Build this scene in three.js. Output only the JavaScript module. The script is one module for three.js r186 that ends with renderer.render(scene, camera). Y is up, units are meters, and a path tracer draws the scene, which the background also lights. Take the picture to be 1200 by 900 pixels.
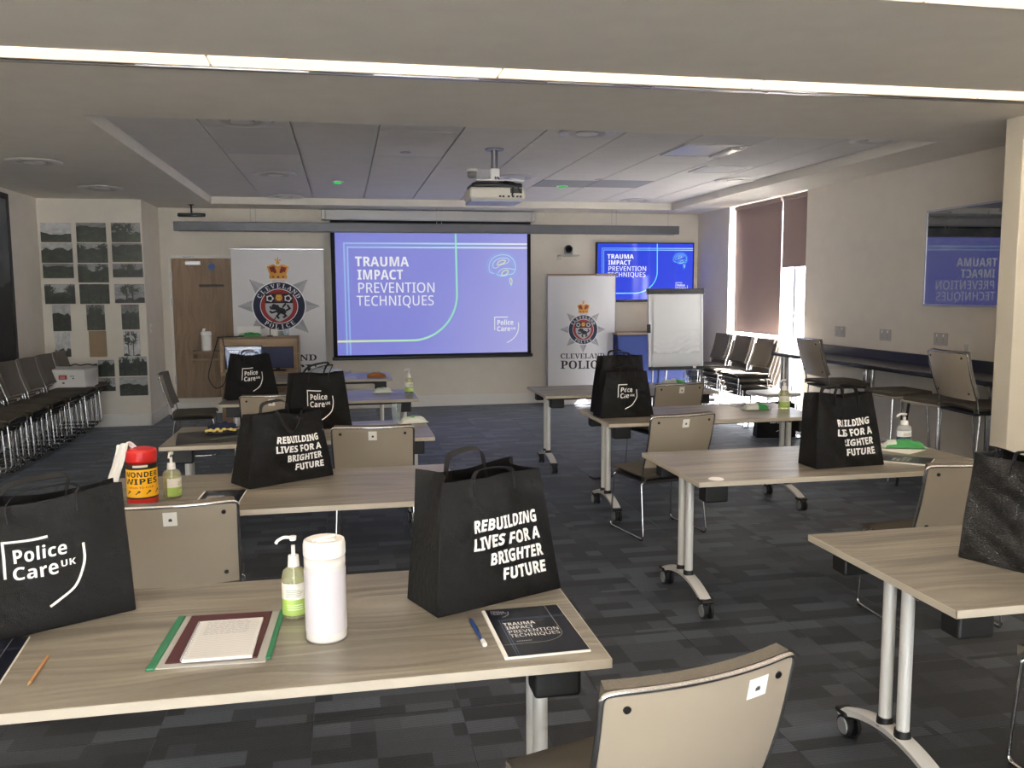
import * as THREE from 'three';
import { RoundedBoxGeometry } from 'three/addons/geometries/RoundedBoxGeometry.js';
import { mergeGeometries } from 'three/addons/utils/BufferGeometryUtils.js';
import { RectAreaLightUniformsLib } from 'three/addons/lights/RectAreaLightUniformsLib.js';
RectAreaLightUniformsLib.init();

// ---------------------------------------------------------------- camera, sky, sun, large lights, exposure
const D2R = Math.PI / 180, EYE = 1.72;
const scene = new THREE.Scene();
const camera = new THREE.PerspectiveCamera(48.24, 4 / 3, 0.05, 200);
camera.position.set(0, EYE, 0);
camera.rotation.order = 'YXZ';
camera.rotation.set(-6.059 * D2R, -11.089 * D2R, -0.3466 * D2R);
camera.updateMatrixWorld(true);
const renderer = new THREE.WebGLRenderer({ antialias: true });
renderer.toneMapping = THREE.LinearToneMapping;
renderer.toneMappingExposure = 1.22;
renderer.shadowMap.enabled = true;
renderer.shadowMap.type = THREE.PCFSoftShadowMap;
{ // bright hazy daylight sky
  const w = 64, h = 32, d = new Float32Array(w * h * 4);
  for (let y = 0; y < h; y++) for (let x = 0; x < w; x++) {
    const e = Math.max(0, (y + 0.5) / h * 2 - 1), i = (y * w + x) * 4;      // 0 at the horizon, 1 overhead
    d[i] = 1.03 - 0.28 * e; d[i + 1] = 1.01 - 0.16 * e; d[i + 2] = 1.0; d[i + 3] = 1;
  }
  const t = new THREE.DataTexture(d, w, h, THREE.RGBAFormat, THREE.FloatType);
  t.mapping = THREE.EquirectangularReflectionMapping; t.magFilter = THREE.LinearFilter; t.needsUpdate = true;
  scene.background = t; scene.backgroundIntensity = 10.5;
}
const sun = new THREE.DirectionalLight(0xfff0e8, 360);
sun.position.set(5.0 + 10.5, 13.2, -10.9 + 3.4); sun.target.position.set(5.0, 0.2, -10.9);
sun.castShadow = true; Object.assign(sun.shadow.camera, { left: -12, right: 12, top: 12, bottom: -12, near: 1, far: 40 });
sun.shadow.mapSize.set(2048, 2048);
scene.add(sun, sun.target);
const STRIP_Z = [-4.885, -3.31, -1.75, -0.2, 1.35], STRIP_L = 5, STRIP_GLOW = 1.05;   // warm linear lights in the ceiling
const WARM = new THREE.Color(1.0, 0.82, 0.64);
function areaLight(w, h, color, intensity, pos, look) {
  const l = new THREE.RectAreaLight(color, intensity, w, h);
  l.position.set(...pos); l.lookAt(...look); scene.add(l); return l;
}
for (const z of STRIP_Z) areaLight(9.0, 0.15, WARM, STRIP_L, [0.9, 2.938, z], [0.9, 0, z]);
areaLight(2.84, 1.77, new THREE.Color(0.42, 0.44, 0.95), 0.14, [1.34, 1.71, -12.86], [1.34, 1.71, 0]);   // the projected slide
areaLight(1.57, 0.87, new THREE.Color(0.1, 0.16, 0.8), 0.12, [4.7, 2.04, -12.96], [4.7, 2.04, 0]);           // the wall display

// ---------------------------------------------------------------- helpers
let seed = 7;
const rnd = () => { seed = (seed * 1664525 + 1013904223) >>> 0; return seed / 4294967296; };
const hash = (x, y) => { const s = Math.sin(x * 127.1 + y * 311.7) * 43758.5453; return s - Math.floor(s); };
function vnoise(x, y, px = 1e9, py = 1e9) {
  const x0 = Math.floor(x), y0 = Math.floor(y), fx = x - x0, fy = y - y0, s = (t) => t * t * (3 - 2 * t);
  const m = (a, p) => ((a % p) + p) % p;
  const a = hash(m(x0, px), m(y0, py)), b = hash(m(x0 + 1, px), m(y0, py)), c = hash(m(x0, px), m(y0 + 1, py)), d = hash(m(x0 + 1, px), m(y0 + 1, py));
  return (a + (b - a) * s(fx)) * (1 - s(fy)) + (c + (d - c) * s(fx)) * s(fy);
}
const V = (x, y, z) => new THREE.Vector3(x, y, z);
const used = {};
function numbered(name) { const n = used[name] = (used[name] ?? -1) + 1; return n ? name + '_' + String(n).padStart(3, '0') : name; }
const shade = (o) => o.traverse((m) => { if (m.isMesh) { m.castShadow = true; m.receiveShadow = true; } });
function tag(o, label, category, group) { Object.assign(o.userData, { label, category }); if (group) o.userData.group = group; return o; }
function thing(name, label, category, [x, y, z] = [0, 0, 0], turn = 0, group) {
  const o = new THREE.Group(); o.name = numbered(name); scene.add(o);
  o.position.set(x, y, z); o.rotation.y = turn; return tag(o, label, category, group);
}
function obj(name, geo, mat, parent, label) {
  const m = new THREE.Mesh(Array.isArray(geo) ? M(geo) : geo, mat); m.name = parent ? name : numbered(name);
  if (parent) { let k = 0; const base = name; while (parent.children.some((c) => c.name === m.name)) m.name = base + '_' + String(++k).padStart(3, '0'); }
  m.castShadow = m.receiveShadow = true; (parent ?? scene).add(m); if (label) m.userData.label = label; return m;
}
function struct(name, geo, mat, parent) { const m = obj(name, geo, mat, parent); m.name = name; if (!parent) m.userData.kind = 'structure'; return m; }
function dup(root, [x, y, z], turn, label, group) {
  const r = root.clone(); r.name = numbered(root.userData.base ?? root.name.replace(/_\d{3}$/, '')); r.userData = { ...root.userData, label };
  if (group) r.userData.group = group;
  scene.add(r); r.position.set(x, y, z); r.rotation.set(0, turn, 0); return r;
}
function M(list) {
  const g = list.map((a) => { const b = a.index ? a.toNonIndexed() : a.clone(); for (const k of Object.keys(b.attributes)) if (!['position', 'normal', 'uv'].includes(k)) b.deleteAttribute(k); return b; });
  return g.length === 1 ? g[0] : mergeGeometries(g);
}
function boxUV(g, s = 1, ox = 0, oy = 0) {      // uv in metres by the way each face points
  g = g.index ? g.toNonIndexed() : g; const p = g.attributes.position, n = g.attributes.normal, uv = new Float32Array(p.count * 2);
  for (let i = 0; i < p.count; i += 3) {
    let nx = 0, ny = 0, nz = 0; for (let k = 0; k < 3; k++) { nx += Math.abs(n.getX(i + k)); ny += Math.abs(n.getY(i + k)); nz += Math.abs(n.getZ(i + k)); }
    for (let k = 0; k < 3; k++) {
      const x = p.getX(i + k), y = p.getY(i + k), z = p.getZ(i + k);
      const [a, b] = ny >= nx && ny >= nz ? [x, -z] : nx > nz ? [z, y] : [x, y];
      uv[(i + k) * 2] = a * s + ox; uv[(i + k) * 2 + 1] = b * s + oy;
    }
  }
  g.setAttribute('uv', new THREE.BufferAttribute(uv, 2)); return g;
}
const mv = (g, x = 0, y = 0, z = 0, rx = 0, ry = 0, rz = 0) => { if (rx) g.rotateX(rx); if (ry) g.rotateY(ry); if (rz) g.rotateZ(rz); return g.translate(x, y, z); };
const bx = (w, h, d, x = 0, y = 0, z = 0) => boxUV(new THREE.BoxGeometry(w, h, d).translate(x, y, z));
const span = (x0, x1, y0, y1, z0, z1) => bx(x1 - x0, y1 - y0, z1 - z0, (x0 + x1) / 2, (y0 + y1) / 2, (z0 + z1) / 2);
const rb = (w, h, d, r, x = 0, y = 0, z = 0, seg = 2) => boxUV(new RoundedBoxGeometry(w, h, d, seg, Math.min(r, w / 2.01, h / 2.01, d / 2.01)).translate(x, y, z));
const cyl = (r0, r1, h, x = 0, y = 0, z = 0, n = 20) => new THREE.CylinderGeometry(r0, r1, h, n).translate(x, y, z);
const lathe = (pts, n = 28) => new THREE.LatheGeometry(pts.map(([r, y]) => new THREE.Vector2(r, y)), n);
function path(pts, bend) {
  const P = pts.map((p) => (p.isVector3 ? p : V(...p))), out = [P[0]];
  for (let i = 1; i < P.length - 1; i++) {
    const a = P[i - 1].clone().sub(P[i]), b = P[i + 1].clone().sub(P[i]), r = Math.min(bend, a.length() / 2.05, b.length() / 2.05);
    const s = P[i].clone().addScaledVector(a.normalize(), r), e = P[i].clone().addScaledVector(b.normalize(), r);
    for (let k = 0; k <= 4; k++) { const t = k / 4; out.push(s.clone().multiplyScalar((1 - t) ** 2).addScaledVector(P[i], 2 * t * (1 - t)).addScaledVector(e, t * t)); }
  }
  out.push(P[P.length - 1]); return out;
}
function rod(pts, r, bend = 0.03, n = 8) {      // a round bar along a polyline with rounded bends, ends capped
  const P = path(pts, bend), pos = [], nor = [], uv = [], idx = []; let N = null, T0 = null;
  P.forEach((p, i) => {
    const T = P[Math.min(i + 1, P.length - 1)].clone().sub(P[Math.max(i - 1, 0)]).normalize();
    if (!N) { N = Math.abs(T.y) < 0.9 ? V(0, 1, 0) : V(1, 0, 0); N.addScaledVector(T, -N.dot(T)).normalize(); }
    else { N.applyQuaternion(new THREE.Quaternion().setFromUnitVectors(T0, T)); N.addScaledVector(T, -N.dot(T)).normalize(); }
    T0 = T; const B = T.clone().cross(N);
    for (let k = 0; k <= n; k++) { const a = k / n * 2 * Math.PI, d = N.clone().multiplyScalar(Math.cos(a)).addScaledVector(B, Math.sin(a)); pos.push(p.x + d.x * r, p.y + d.y * r, p.z + d.z * r); nor.push(d.x, d.y, d.z); uv.push(k / n, i); }
  });
  for (let i = 0; i < P.length - 1; i++) for (let k = 0; k < n; k++) { const a = i * (n + 1) + k, b = a + n + 1; idx.push(a, a + 1, b, b, a + 1, b + 1); }
  for (const [i, s] of [[0, -1], [P.length - 1, 1]]) {
    const c = pos.length / 3, T = (i ? P[i].clone().sub(P[i - 1]) : P[1].clone().sub(P[0])).normalize().multiplyScalar(s);
    pos.push(P[i].x, P[i].y, P[i].z); nor.push(T.x, T.y, T.z); uv.push(0, 0);
    for (let k = 0; k <= n; k++) { const q = (i * (n + 1) + k) * 3; pos.push(pos[q], pos[q + 1], pos[q + 2]); nor.push(T.x, T.y, T.z); uv.push(0, 0); }
    for (let k = 0; k < n; k++) s > 0 ? idx.push(c, c + 1 + k, c + 2 + k) : idx.push(c, c + 2 + k, c + 1 + k);
  }
  const g = new THREE.BufferGeometry(); g.setAttribute('position', new THREE.Float32BufferAttribute(pos, 3)); g.setAttribute('normal', new THREE.Float32BufferAttribute(nor, 3)); g.setAttribute('uv', new THREE.Float32BufferAttribute(uv, 2)); g.setIndex(idx); return g;
}
function sheet(f, nu, nv, t, us = 1, vs = 1) {     // a thick sheet over f(u, v): front face at f, back face t behind it
  const P = [], Nn = [], e = 1e-3;
  for (let j = 0; j <= nv; j++) for (let i = 0; i <= nu; i++) {
    const u = i / nu, v = j / nv; P.push(f(u, v));
    const du = f(Math.min(1, u + e), v).sub(f(Math.max(0, u - e), v)), dv = f(u, Math.min(1, v + e)).sub(f(u, Math.max(0, v - e)));
    Nn.push(du.cross(dv).normalize());
  }
  const at = (i, j) => j * (nu + 1) + i, pos = [], uv = [], idx = [];
  const F = P, B = P.map((p, k) => p.clone().addScaledVector(Nn[k], -t));
  const add = (p, u, v) => { pos.push(p.x, p.y, p.z); uv.push(u * us, v * vs); return pos.length / 3 - 1; };
  for (const [Q, flip] of [[F, false], [B, true]]) {
    const o = pos.length / 3; for (let j = 0; j <= nv; j++) for (let i = 0; i <= nu; i++) add(Q[at(i, j)], i / nu, j / nv);
    for (let j = 0; j < nv; j++) for (let i = 0; i < nu; i++) { const a = o + at(i, j), b = o + at(i + 1, j), c = o + at(i + 1, j + 1), d = o + at(i, j + 1); flip ? idx.push(a, c, b, a, d, c) : idx.push(a, b, c, a, c, d); }
  }
  const edge = (list) => { for (let k = 0; k < list.length - 1; k++) { const [a, b] = [list[k], list[k + 1]], i0 = add(F[a], 0, 0), i1 = add(F[b], 0.01, 0), i2 = add(B[b], 0.01, 0.01), i3 = add(B[a], 0, 0.01); idx.push(i0, i2, i1, i0, i3, i2); } };
  const r = (n, g) => [...Array(n + 1).keys()].map(g);
  edge(r(nu, (i) => at(i, 0))); edge(r(nv, (j) => at(nu, j))); edge(r(nu, (i) => at(nu - i, nv))); edge(r(nv, (j) => at(0, nv - j)));
  const g = new THREE.BufferGeometry(); g.setAttribute('position', new THREE.Float32BufferAttribute(pos, 3)); g.setAttribute('uv', new THREE.Float32BufferAttribute(uv, 2)); g.setIndex(idx); g.computeVertexNormals(); return g;
}
function ribbon(pts, wv, w, t) {      // a flat strap along points; wv is its width direction
  const c = new THREE.CatmullRomCurve3(pts.map((p) => V(...p))), W = V(...wv).normalize();
  return sheet((u, v) => c.getPoint(v).addScaledVector(W, (u - 0.5) * w), 1, 22, t);
}
function extr(pts, depth, bevel = 0) {
  const s = new THREE.Shape(); pts.forEach(([x, y], i) => (i ? s.lineTo(x, y) : s.moveTo(x, y)));
  return boxUV(new THREE.ExtrudeGeometry(s, { depth, bevelEnabled: bevel > 0, bevelSize: bevel, bevelThickness: bevel, bevelSegments: 2 }));
}

// ---------------------------------------------------------------- textures and materials
function dataTex(w, h, fn, srgb = true) {
  const d = new Uint8Array(w * h * 4);
  for (let y = 0; y < h; y++) for (let x = 0; x < w; x++) { const c = fn(x, y), i = (y * w + x) * 4; d[i] = c[0]; d[i + 1] = c[1]; d[i + 2] = c[2]; d[i + 3] = 255; }
  const t = new THREE.DataTexture(d, w, h); t.wrapS = t.wrapT = THREE.RepeatWrapping; t.magFilter = THREE.LinearFilter; t.minFilter = THREE.LinearMipmapLinearFilter; t.generateMipmaps = true;
  if (srgb) t.colorSpace = THREE.SRGBColorSpace; t.needsUpdate = true; return t;
}
function canvasTex(w, h, draw) {
  const c = document.createElement('canvas'); c.width = w; c.height = h; const g = c.getContext('2d'); draw(g, w, h);
  const t = new THREE.CanvasTexture(c); t.colorSpace = THREE.SRGBColorSpace; return t;
}
const rep = (t, x, y = x) => { t = t.clone(); t.repeat.set(x, y); t.needsUpdate = true; return t; };
const mat = (o) => new THREE.MeshPhysicalMaterial(o);
const std = (color, roughness = 0.6, o = {}) => mat({ color, roughness, ...o });
const TILE = 0.6;
const carpetTone = []; { for (let r = 0; r < 24; r++) { const row = []; let x = 0; while (x < 24) { const l = 1 + Math.floor(rnd() * 4); const v = rnd(), q = rnd(); for (let k = 0; k < l && x < 24; k++, x++) row.push([v, q]); } carpetTone.push(row); } }
const carpetHeight = (x, y) => { const c = carpetTone[Math.floor(y / 1024 * 24)][Math.floor(x / 1024 * 24)]; return [c, c[1] < 0.72 ? Math.floor(y / 3) % 2 : Math.floor((x + y) / 3) % 2]; };
const carpetMap = dataTex(1024, 1024, (x, y) => {
  const [[v], rib] = carpetHeight(x, y), n = hash(x, y) * 16 - 8, big = vnoise(x / 90, y / 90, 1024 / 90, 1024 / 90) * 6 - 3, b = 39 + Math.pow(v, 1.4) * 44 + (rib ? 6 : -6) + n + big;
  return [b * 0.93, b * 1.0, b * 1.1];
});
const carpetBump = dataTex(1024, 1024, (x, y) => { const r = carpetHeight(x, y)[1], v = 110 + (r ? 60 : 0) + hash(x + 3, y + 9) * 80; return [v, v, v]; }, false);
const woodGrain = (w, h, base, amp, fine, sx, sy) => dataTex(w, h, (x, y) => {
  const warp = vnoise(x / w * 5, y / h * 7, 5, 7) * 10;
  const a = vnoise(x / w * 4, y / h * sy + warp * 0.25, 4, 1e9), b = vnoise(x / w * sx, y / h * sy * 5 + warp, sx, 1e9), c = hash(x >> 3, y * 1.3);
  const s = (a - 0.5) * amp + (b - 0.5) * amp * 0.7 + (c - 0.5) * fine; return [base[0] + s, base[1] + s * 0.97, base[2] + s * 0.9];
});
const deskMap = woodGrain(1024, 512, [137, 131, 119], 44, 10, 7, 14);
const oakMap = woodGrain(512, 512, [132, 107, 78], 22, 10, 6, 26), oakMap2 = woodGrain(512, 512, [176, 148, 114], 20, 10, 6, 26);
const plasterMap = dataTex(256, 256, (x, y) => { const v = 250 + (hash(x, y) - 0.5) * 5 + (vnoise(x / 32, y / 32, 8, 8) - 0.5) * 5; return [v, v, v]; });
const plasterBump = dataTex(256, 256, (x, y) => { const v = 128 + (hash(x, y) - 0.5) * 60 + (vnoise(x / 4, y / 4, 64, 64) - 0.5) * 90; return [v, v, v]; }, false);
const fabricMap = dataTex(256, 256, (x, y) => { const v = 225 + (hash(x, y) - 0.5) * 46 + ((x >> 1) + (y >> 1)) % 2 * 8; return [v, v, v * 0.985]; });
const fabricBump = dataTex(256, 256, (x, y) => { const v = 120 + (hash(x >> 1, y >> 1) - 0.5) * 120 + ((x + y) % 4 < 2 ? 30 : 0); return [v, v, v]; }, false);
const clothBump = dataTex(256, 256, (x, y) => { const v = 128 + (vnoise(x / 3, y / 3, 86, 86) - 0.5) * 70 + (vnoise(x / 30, y / 30, 9, 9) - 0.5) * 150; return [v, v, v]; }, false);
const dotBump = dataTex(128, 128, (x, y) => { const v = (x % 8 < 4) === (y % 8 < 4) ? 150 : 100; return [v, v, v]; }, false);

const turned = (t) => { t.rotation = Math.PI / 2; return t; };
const wallMat = (c) => std(c, 0.85, { map: rep(plasterMap, 1.2), bumpMap: rep(plasterBump, 2), bumpScale: 0.0006 });
const wallM = wallMat('#e8e0d1'), ceilM = wallMat('#ece6d9'), tileM = wallMat('#e4e0da'), tileM2 = wallMat('#d2cfcb'), tileVent = std('#9a9a9c', 0.6, { bumpMap: rep(dotBump, 6), bumpScale: 0.002 });
const trimM = std('#e9e5dc', 0.45), columnM = wallMat('#e2d8c2');
const carpetM = std('#ffffff', 0.66, { sheen: 0.8, sheenRoughness: 0.35, sheenColor: '#e6ebf6', map: rep(carpetMap, 1 / 2.4), bumpMap: rep(carpetBump, 1 / 2.4), bumpScale: 0.0012 });
const underM = std('#2b2d30', 0.95);
const deskM = mat({ color: '#ffffff', map: rep(deskMap, 1 / 1.8, 1 / 0.9), roughness: 0.34, specularIntensity: 0.9 });
const edgeM = std('#bdb4a2', 0.5, { map: rep(plasterMap, 2) });
const legM = std('#dcdad4', 0.35, { metalness: 0.25 }), blackM = std('#111112', 0.5), darkM = std('#1c1c1e', 0.7);
const chromeM = std('#d5d5d5', 0.14, { metalness: 1 }), steelM = std('#b9b9bb', 0.32, { metalness: 1 }), greyMetal = std('#5b5d61', 0.45, { metalness: 0.3 });
const shellM = std('#9f9483', 0.3, { specularIntensity: 0.8 });
const fabricBase = { map: rep(fabricMap, 6), bumpMap: rep(fabricBump, 6), bumpScale: 0.0012 };
const padM = std('#787167', 0.9, fabricBase), seatM = std('#655d52', 0.9, fabricBase), stackPadM = std('#82786a', 0.9, fabricBase);
const whiteP = std('#f0eee8', 0.4), paperM = std('#f3f1ea', 0.8), wheelM = std('#77797b', 0.45), whiteGloss = std('#dedbd4', 0.22);
const bagM = std('#0f0e0e', 0.66, { specularIntensity: 0.5, bumpMap: rep(clothBump, 3), bumpScale: 0.004 }), strapM = std('#161516', 0.75, { bumpMap: rep(dotBump, 8), bumpScale: 0.001 });
const oakM = std('#ffffff', 0.5, { map: rep(oakMap, 0.8) }), oakDoor = std('#ffffff', 0.5, { map: turned(rep(oakMap, 0.8)) }), oakLight = std('#ffffff', 0.5, { map: rep(oakMap2, 0.8) });
const blindM = mat({ color: '#8c7a75', roughness: 0.95, transmission: 0.06, thickness: 0, bumpMap: rep(fabricBump, 4), bumpScale: 0.0006, side: THREE.DoubleSide });
const frameM = std('#6c7076', 0.4, { metalness: 0.5 }), glassM = mat({ color: '#f4f8fb', roughness: 0.02, transmission: 1, thickness: 0, ior: 1.5 });
const clearP = mat({ color: '#f6fafa', roughness: 0.08, transmission: 0.92, thickness: 0, ior: 1.45 });
const gelM = mat({ color: '#f0f2cf', roughness: 0.12, transmission: 0.75, thickness: 0, ior: 1.45 });
const gel2M = mat({ color: '#f2f4f2', roughness: 0.15, transmission: 0.6, thickness: 0, ior: 1.45 });
const sealM = std('#3c3f43', 0.6);

// ---- prints
const SANS = 'sans-serif', SERIF = 'serif';
function careLogo(g, x, y, s, color, lw = 0.034) {       // emblem of the bags and the slide, in a box about s wide
  g.save(); g.translate(x, y); g.scale(s, s); g.strokeStyle = color; g.fillStyle = color; g.lineWidth = lw; g.lineCap = 'butt';
  g.beginPath(); g.moveTo(0.0, 0.5); g.lineTo(0.0, 0.02); g.lineTo(0.52, 0.02); g.stroke();
  g.font = 'bold 0.235px ' + SANS; g.textAlign = 'left';
  const put = (t, px, py, w, size) => { g.save(); g.translate(px, py); g.scale(0.01, 0.01); g.font = 'bold ' + size + 'px ' + SANS; const k = w * 100 / g.measureText(t).width; g.scale(k, 1); g.fillText(t, 0, 0); g.restore(); };
  put('Police', 0.085, 0.31, 0.66, 25); put('Care', 0.075, 0.54, 0.55, 25); put('UK', 0.64, 0.475, 0.19, 12.5);
  g.beginPath(); g.moveTo(0.94, 0.22); g.lineTo(0.94, 0.36); g.bezierCurveTo(0.94, 0.68, 0.72, 0.86, 0.47, 0.96); g.stroke();
  g.restore();
}
function fit(g, t, x, y, w, size, weight = 'bold', font = SANS, heavy = false) { g.save(); g.font = weight + ' ' + size + 'px ' + font; g.translate(x, y); const k = w / g.measureText(t).width; g.scale(k, 1); g.fillText(t, 0, 0); if (heavy) { g.lineWidth = size * 0.04; g.lineJoin = 'round'; g.strokeStyle = g.fillStyle; g.strokeText(t, 0, 0); } g.restore(); }
function thickLight(g, t, x, y, w, size) { fit(g, t, x, y, w, size, 'normal'); }
function slide(g, w, h, c) {
  const bg = g.createLinearGradient(0, 0, w, h); c.bg.forEach((k, i) => bg.addColorStop(i / (c.bg.length - 1), k)); g.fillStyle = bg; g.fillRect(0, 0, w, h);
  const gr = g.createLinearGradient(0, 0, w, 0); gr.addColorStop(0, c.l0); gr.addColorStop(0.62, c.l1); gr.addColorStop(1, c.l2); g.strokeStyle = gr; g.lineWidth = h * 0.0135;
  for (const [x, y] of [[0.045, 0.085], [0.062, 0.117]]) { g.beginPath(); g.moveTo(w, h * y); g.lineTo(w * x, h * y); g.lineTo(w * (x + 0.003), h); g.stroke(); }
  const g2 = g.createLinearGradient(0, h * 0.9, w * 0.62, 0); g2.addColorStop(0, c.y); g2.addColorStop(0.55, c.g); g2.addColorStop(1, c.g); g.strokeStyle = g2; g.lineWidth = h * 0.0165;
  g.beginPath(); g.moveTo(w * 0.619, 0); g.lineTo(w * 0.622, h * 0.5); g.bezierCurveTo(w * 0.622, h * 0.72, w * 0.51, h * 0.885, w * 0.385, h * 0.885); g.lineTo(0, h * 0.885); g.stroke();
  g.fillStyle = c.text; g.textAlign = 'left';
  fit(g, 'TRAUMA', w * 0.098, h * 0.272, w * 0.275, h * 0.112); fit(g, 'IMPACT', w * 0.108, h * 0.379, w * 0.235, h * 0.112);
  thickLight(g, 'PREVENTION', w * 0.106, h * 0.487, w * 0.405, h * 0.112); thickLight(g, 'TECHNIQUES', w * 0.102, h * 0.594, w * 0.4, h * 0.112);
  g.save(); g.translate(w * 0.868, h * 0.27); g.scale(h * 0.145, h * 0.145); g.lineWidth = 0.05;       // outlined brain emblem
  const loop = (pts, col) => { g.strokeStyle = col; g.beginPath(); pts.forEach((p, i) => (i ? g.bezierCurveTo(...p) : g.moveTo(...p))); g.stroke(); };
  for (const [s, col] of [[1, c.b0], [0.86, c.b1], [0.7, c.b0]]) loop([[-1 * s, 0.12], [-1 * s, -0.6 * s, -0.35 * s, -0.78 * s, 0.1, -0.76 * s], [0.6 * s, -0.76 * s, 1 * s, -0.3 * s, 0.92 * s, 0.15], [0.9 * s, 0.5 * s, 0.55 * s, 0.62 * s, 0.42 * s, 0.45], [0.1, 0.75 * s, -0.4 * s, 0.65 * s, -0.45 * s, 0.42], [-0.8 * s, 0.45, -1 * s, 0.35, -1 * s, 0.12]], col);
  loop([[-0.62, 0.0], [-0.65, -0.45, 0.2, -0.6, 0.4, -0.35], [0.4, -0.1, -0.1, -0.15, -0.25, 0.02], [-0.4, 0.15, -0.6, 0.15, -0.62, 0]], c.b1);
  loop([[-0.35, -0.05], [-0.35, -0.35, 0.1, -0.4, 0.18, -0.3], [0.1, -0.12, -0.2, -0.1, -0.35, -0.05]], c.y);
  loop([[-0.3, 0.4], [-0.1, 0.0, 0.4, 0.15, 0.75, 0.2]], c.b1); loop([[-0.1, 0.5], [0, 0.2, 0.3, 0.2, 0.35, 0.3], [0.3, 0.5, 0, 0.6, -0.1, 0.5]], c.y);
  loop([[0.32, 0.55], [0.3, 0.9, 0.3, 1.1, 0.42, 1.28], [0.62, 1.3, 0.6, 0.9, 0.72, 0.5]], c.b0); loop([[0.45, 0.7], [0.42, 0.9, 0.45, 1.0, 0.52, 1.1], [0.6, 0.9, 0.6, 0.7, 0.45, 0.7]], c.y);
  g.restore();
  careLogo(g, w * 0.822, h * 0.695, h * 0.232, c.text);
}
const screenTex = canvasTex(1280, 760, (g, w, h) => slide(g, w, h, { bg: ['#7d82e4', '#858ae9', '#b2b2f3'], l0: '#9cc3ff', l1: '#c4f3ff', l2: '#ffffff', g: '#9ffad2', y: '#f6ffb0', text: '#ffffff', b0: '#79b7ff', b1: '#bfeaff' }));
const tvTex = canvasTex(1024, 580, (g, w, h) => slide(g, w, h, { bg: ['#2a45d8', '#3348de', '#3c50e4'], l0: '#74a8ff', l1: '#8fd0ff', l2: '#d2ecff', g: '#79e8ff', y: '#b8f4e8', text: '#ffffff', b0: '#3f9cff', b1: '#8fd8ff' }));
const coverTex = canvasTex(512, 724, (g, w, h) => {
  g.fillStyle = '#0b0f1d'; g.fillRect(0, 0, w, h); g.strokeStyle = '#586a8d'; g.lineWidth = 4;
  for (const d of [0, 16]) { g.beginPath(); g.moveTo(w, 176 + d); g.lineTo(58 + d, 176 + d); g.lineTo(58 + d, h); g.stroke(); }
  g.strokeStyle = '#a9a88c'; g.beginPath(); g.moveTo(w * 0.82, 0); g.lineTo(w * 0.82, 420); g.bezierCurveTo(w * 0.82, 520, w * 0.6, 560, w * 0.5, 560); g.lineTo(0, 560); g.stroke();
  g.fillStyle = '#e4e4e2'; fit(g, 'TRAUMA', 70, 280, 215, 62); fit(g, 'IMPACT', 76, 340, 185, 62); thickLight(g, 'PREVENTION', 76, 402, 340, 62); thickLight(g, 'TECHNIQUES', 76, 462, 330, 62);
  g.fillStyle = '#9aa0aa'; for (let k = 0; k < 9; k++) g.fillRect(100 + k * 11, 518, 8, 10); careLogo(g, 34, 24, 120, '#c9ccd2', 0.03);
});
const CLOTH = '#0f0e0e';
const rebuildTex = canvasTex(768, 640, (g, w, h) => {
  g.fillStyle = CLOTH; g.fillRect(0, 0, w, h); g.fillStyle = '#f4f2ec'; g.textAlign = 'left';
  fit(g, 'REBUILDING', w * 0.285, h * 0.415, w * 0.60, 84, 'bold', SANS, true); fit(g, 'LIVES FOR A', w * 0.275, h * 0.555, w * 0.62, 84, 'bold', SANS, true); fit(g, 'BRIGHTER', w * 0.42, h * 0.695, w * 0.475, 84, 'bold', SANS, true); fit(g, 'FUTURE', w * 0.525, h * 0.835, w * 0.38, 84, 'bold', SANS, true);
});
const policeTex = canvasTex(768, 640, (g, w, h) => { g.fillStyle = CLOTH; g.fillRect(0, 0, w, h); careLogo(g, w * 0.27, h * 0.27, w * 0.48, '#f4f2ec'); });
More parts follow.
